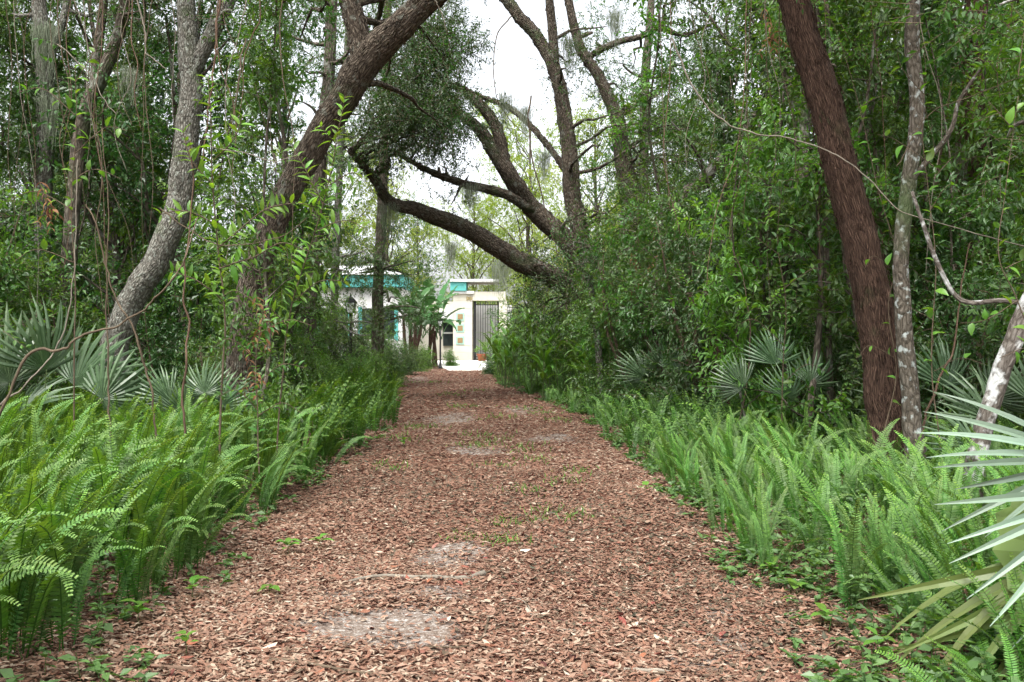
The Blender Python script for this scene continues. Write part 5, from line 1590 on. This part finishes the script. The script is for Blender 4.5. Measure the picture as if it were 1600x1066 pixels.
vine('fallen dark limb leaning in front of the live oak base', [(975, 600, 20), (1000, 565, 20), (1030, 545, 20), (1060, 515, 20), (1090, 490, 20)], .07, .02, 'twig', 17)
vine('pale arching twig across the upper centre-left trunk', [(330, 230, 9), (380, 240, 9), (430, 252, 9), (470, 240, 9)], .007, .004, 'twig_pale', 18)
vine('thin dark twig arching before the leaning oak', [(250, 325, 8.5), (290, 355, 8.5), (340, 382, 8.5), (400, 380, 8.5), (450, 365, 8.5), (480, 340, 8.5)], .008, .004, 'twig', 19)

rgv = np.random.default_rng(91)
vs = []
for k in range(44):
    px = rgv.uniform(-20, 560) if k < 26 else rgv.uniform(1020, 1620)
    d = rgv.uniform(9, 16)
    top, bot = rgv.uniform(-220, -30), rgv.uniform(180, 520)
    pts, x = [], px
    for y in np.linspace(top, bot, 6):
        pts.append((x, y, d)); x += rgv.normal(0, 14)
    vs.append((px, pts, d, k < 26))
vs.sort(key=lambda q: q[0])
cn = {True: 0, False: 0}
for k, (px, pts, d, lf) in enumerate(vs):
    cn[lf] += 1
    vine('thin twisting hanging vine in the %s woods, %s from left' % ('left' if lf else 'right', ordinal(cn[lf])), pts, rgv.uniform(.005, .012), .004, ['twig', 'twig_pale', 'twig', 'twig_red'][k % 4], 200 + k)

# ------------------------------------------------------------------ Spanish moss
def moss_mesh(seed, n=150, L=1.0, spread=.16):
    rg = np.random.default_rng(seed)
    mb = MB()
    ks = 7
    t = np.linspace(0, 1, ks)
    for k in range(n):
        b = np.array([rg.normal(0, spread), rg.normal(0, spread), rg.normal(0, .05)])
        ln = L * rg.uniform(.25, 1.0) * math.exp(-(b[0] / (spread * 2)) ** 2)
        w = np.cumsum(rg.normal(0, .022, (ks, 2)), 0)
        pull = (1 - .45 * t)
        p = np.stack([b[0] * pull + w[:, 0], b[1] * pull + w[:, 1], b[2] - t * ln], -1)
        a = rg.uniform(0, 3.14)
        wd = rg.uniform(.003, .007) * (1 - .5 * t)
        o = np.stack([np.cos(a) * wd, np.sin(a) * wd, 0 * wd], -1)
        V = np.empty((ks * 2, 3)); V[0::2] = p - o; V[1::2] = p + o
        Q = [(2 * i, 2 * i + 1, 2 * i + 3, 2 * i + 2) for i in range(ks - 1)]
        mb.add(V, None, Q, rg.uniform(0, 1))
    return mb.mesh('spanish_moss', M['moss_hang'])
MO = [moss_mesh(k, 170, 1.0, .13 + .03 * k) for k in range(4)]
mpos = [(72, 40, 17.6, 1.3, 'left'), (80, 150, 17.5, 1.0, 'left'), (205, 110, 14.5, .6, 'left'),
        (655, 60, 24, 1.1, 'centre'), (640, 110, 24, .9, 'centre'), (790, 150, 26, 1.2, 'centre'), (820, 170, 27, 1.0, 'centre'), (735, 290, 25, .9, 'centre'), (890, 60, 27, 1.2, 'centre'), (850, 240, 28, 1.1, 'centre'),
        (790, 400, 45, 2.0, 'house'), (778, 412, 46, 1.8, 'house'), (705, 380, 40, 1.4, 'house'), (1120, 80, 22, 1.0, 'right'), (1500, 230, 14.4, .6, 'right'), (610, 320, 23.8, .9, 'centre'), (960, 20, 27, 1.2, 'centre')]
ML = {'left': 'grey moss curtain hanging on the trunks at the far left', 'centre': 'grey-green moss strands hanging from the arching live oak limbs', 'house': 'pale moss veil hanging from trees above the gate', 'right': 'thin moss strands hanging in the right woods'}
for k, (a, b, d, s, zz) in enumerate(mpos):
    mcn = sum(1 for q in mpos if q[4] == zz and q[0] <= a)
    single('spanish_moss', MO[k % 4], ML[zz] + ', ' + ordinal(mcn) + ' from left', 'moss', P(a, b, d), 'spanish moss, ' + zz, None, (0, 0, k), (s * .8, s * .8, s))

print('TRIS', sum(len(m.loops) - 2 * len(m.polygons) for m in bpy.data.meshes))
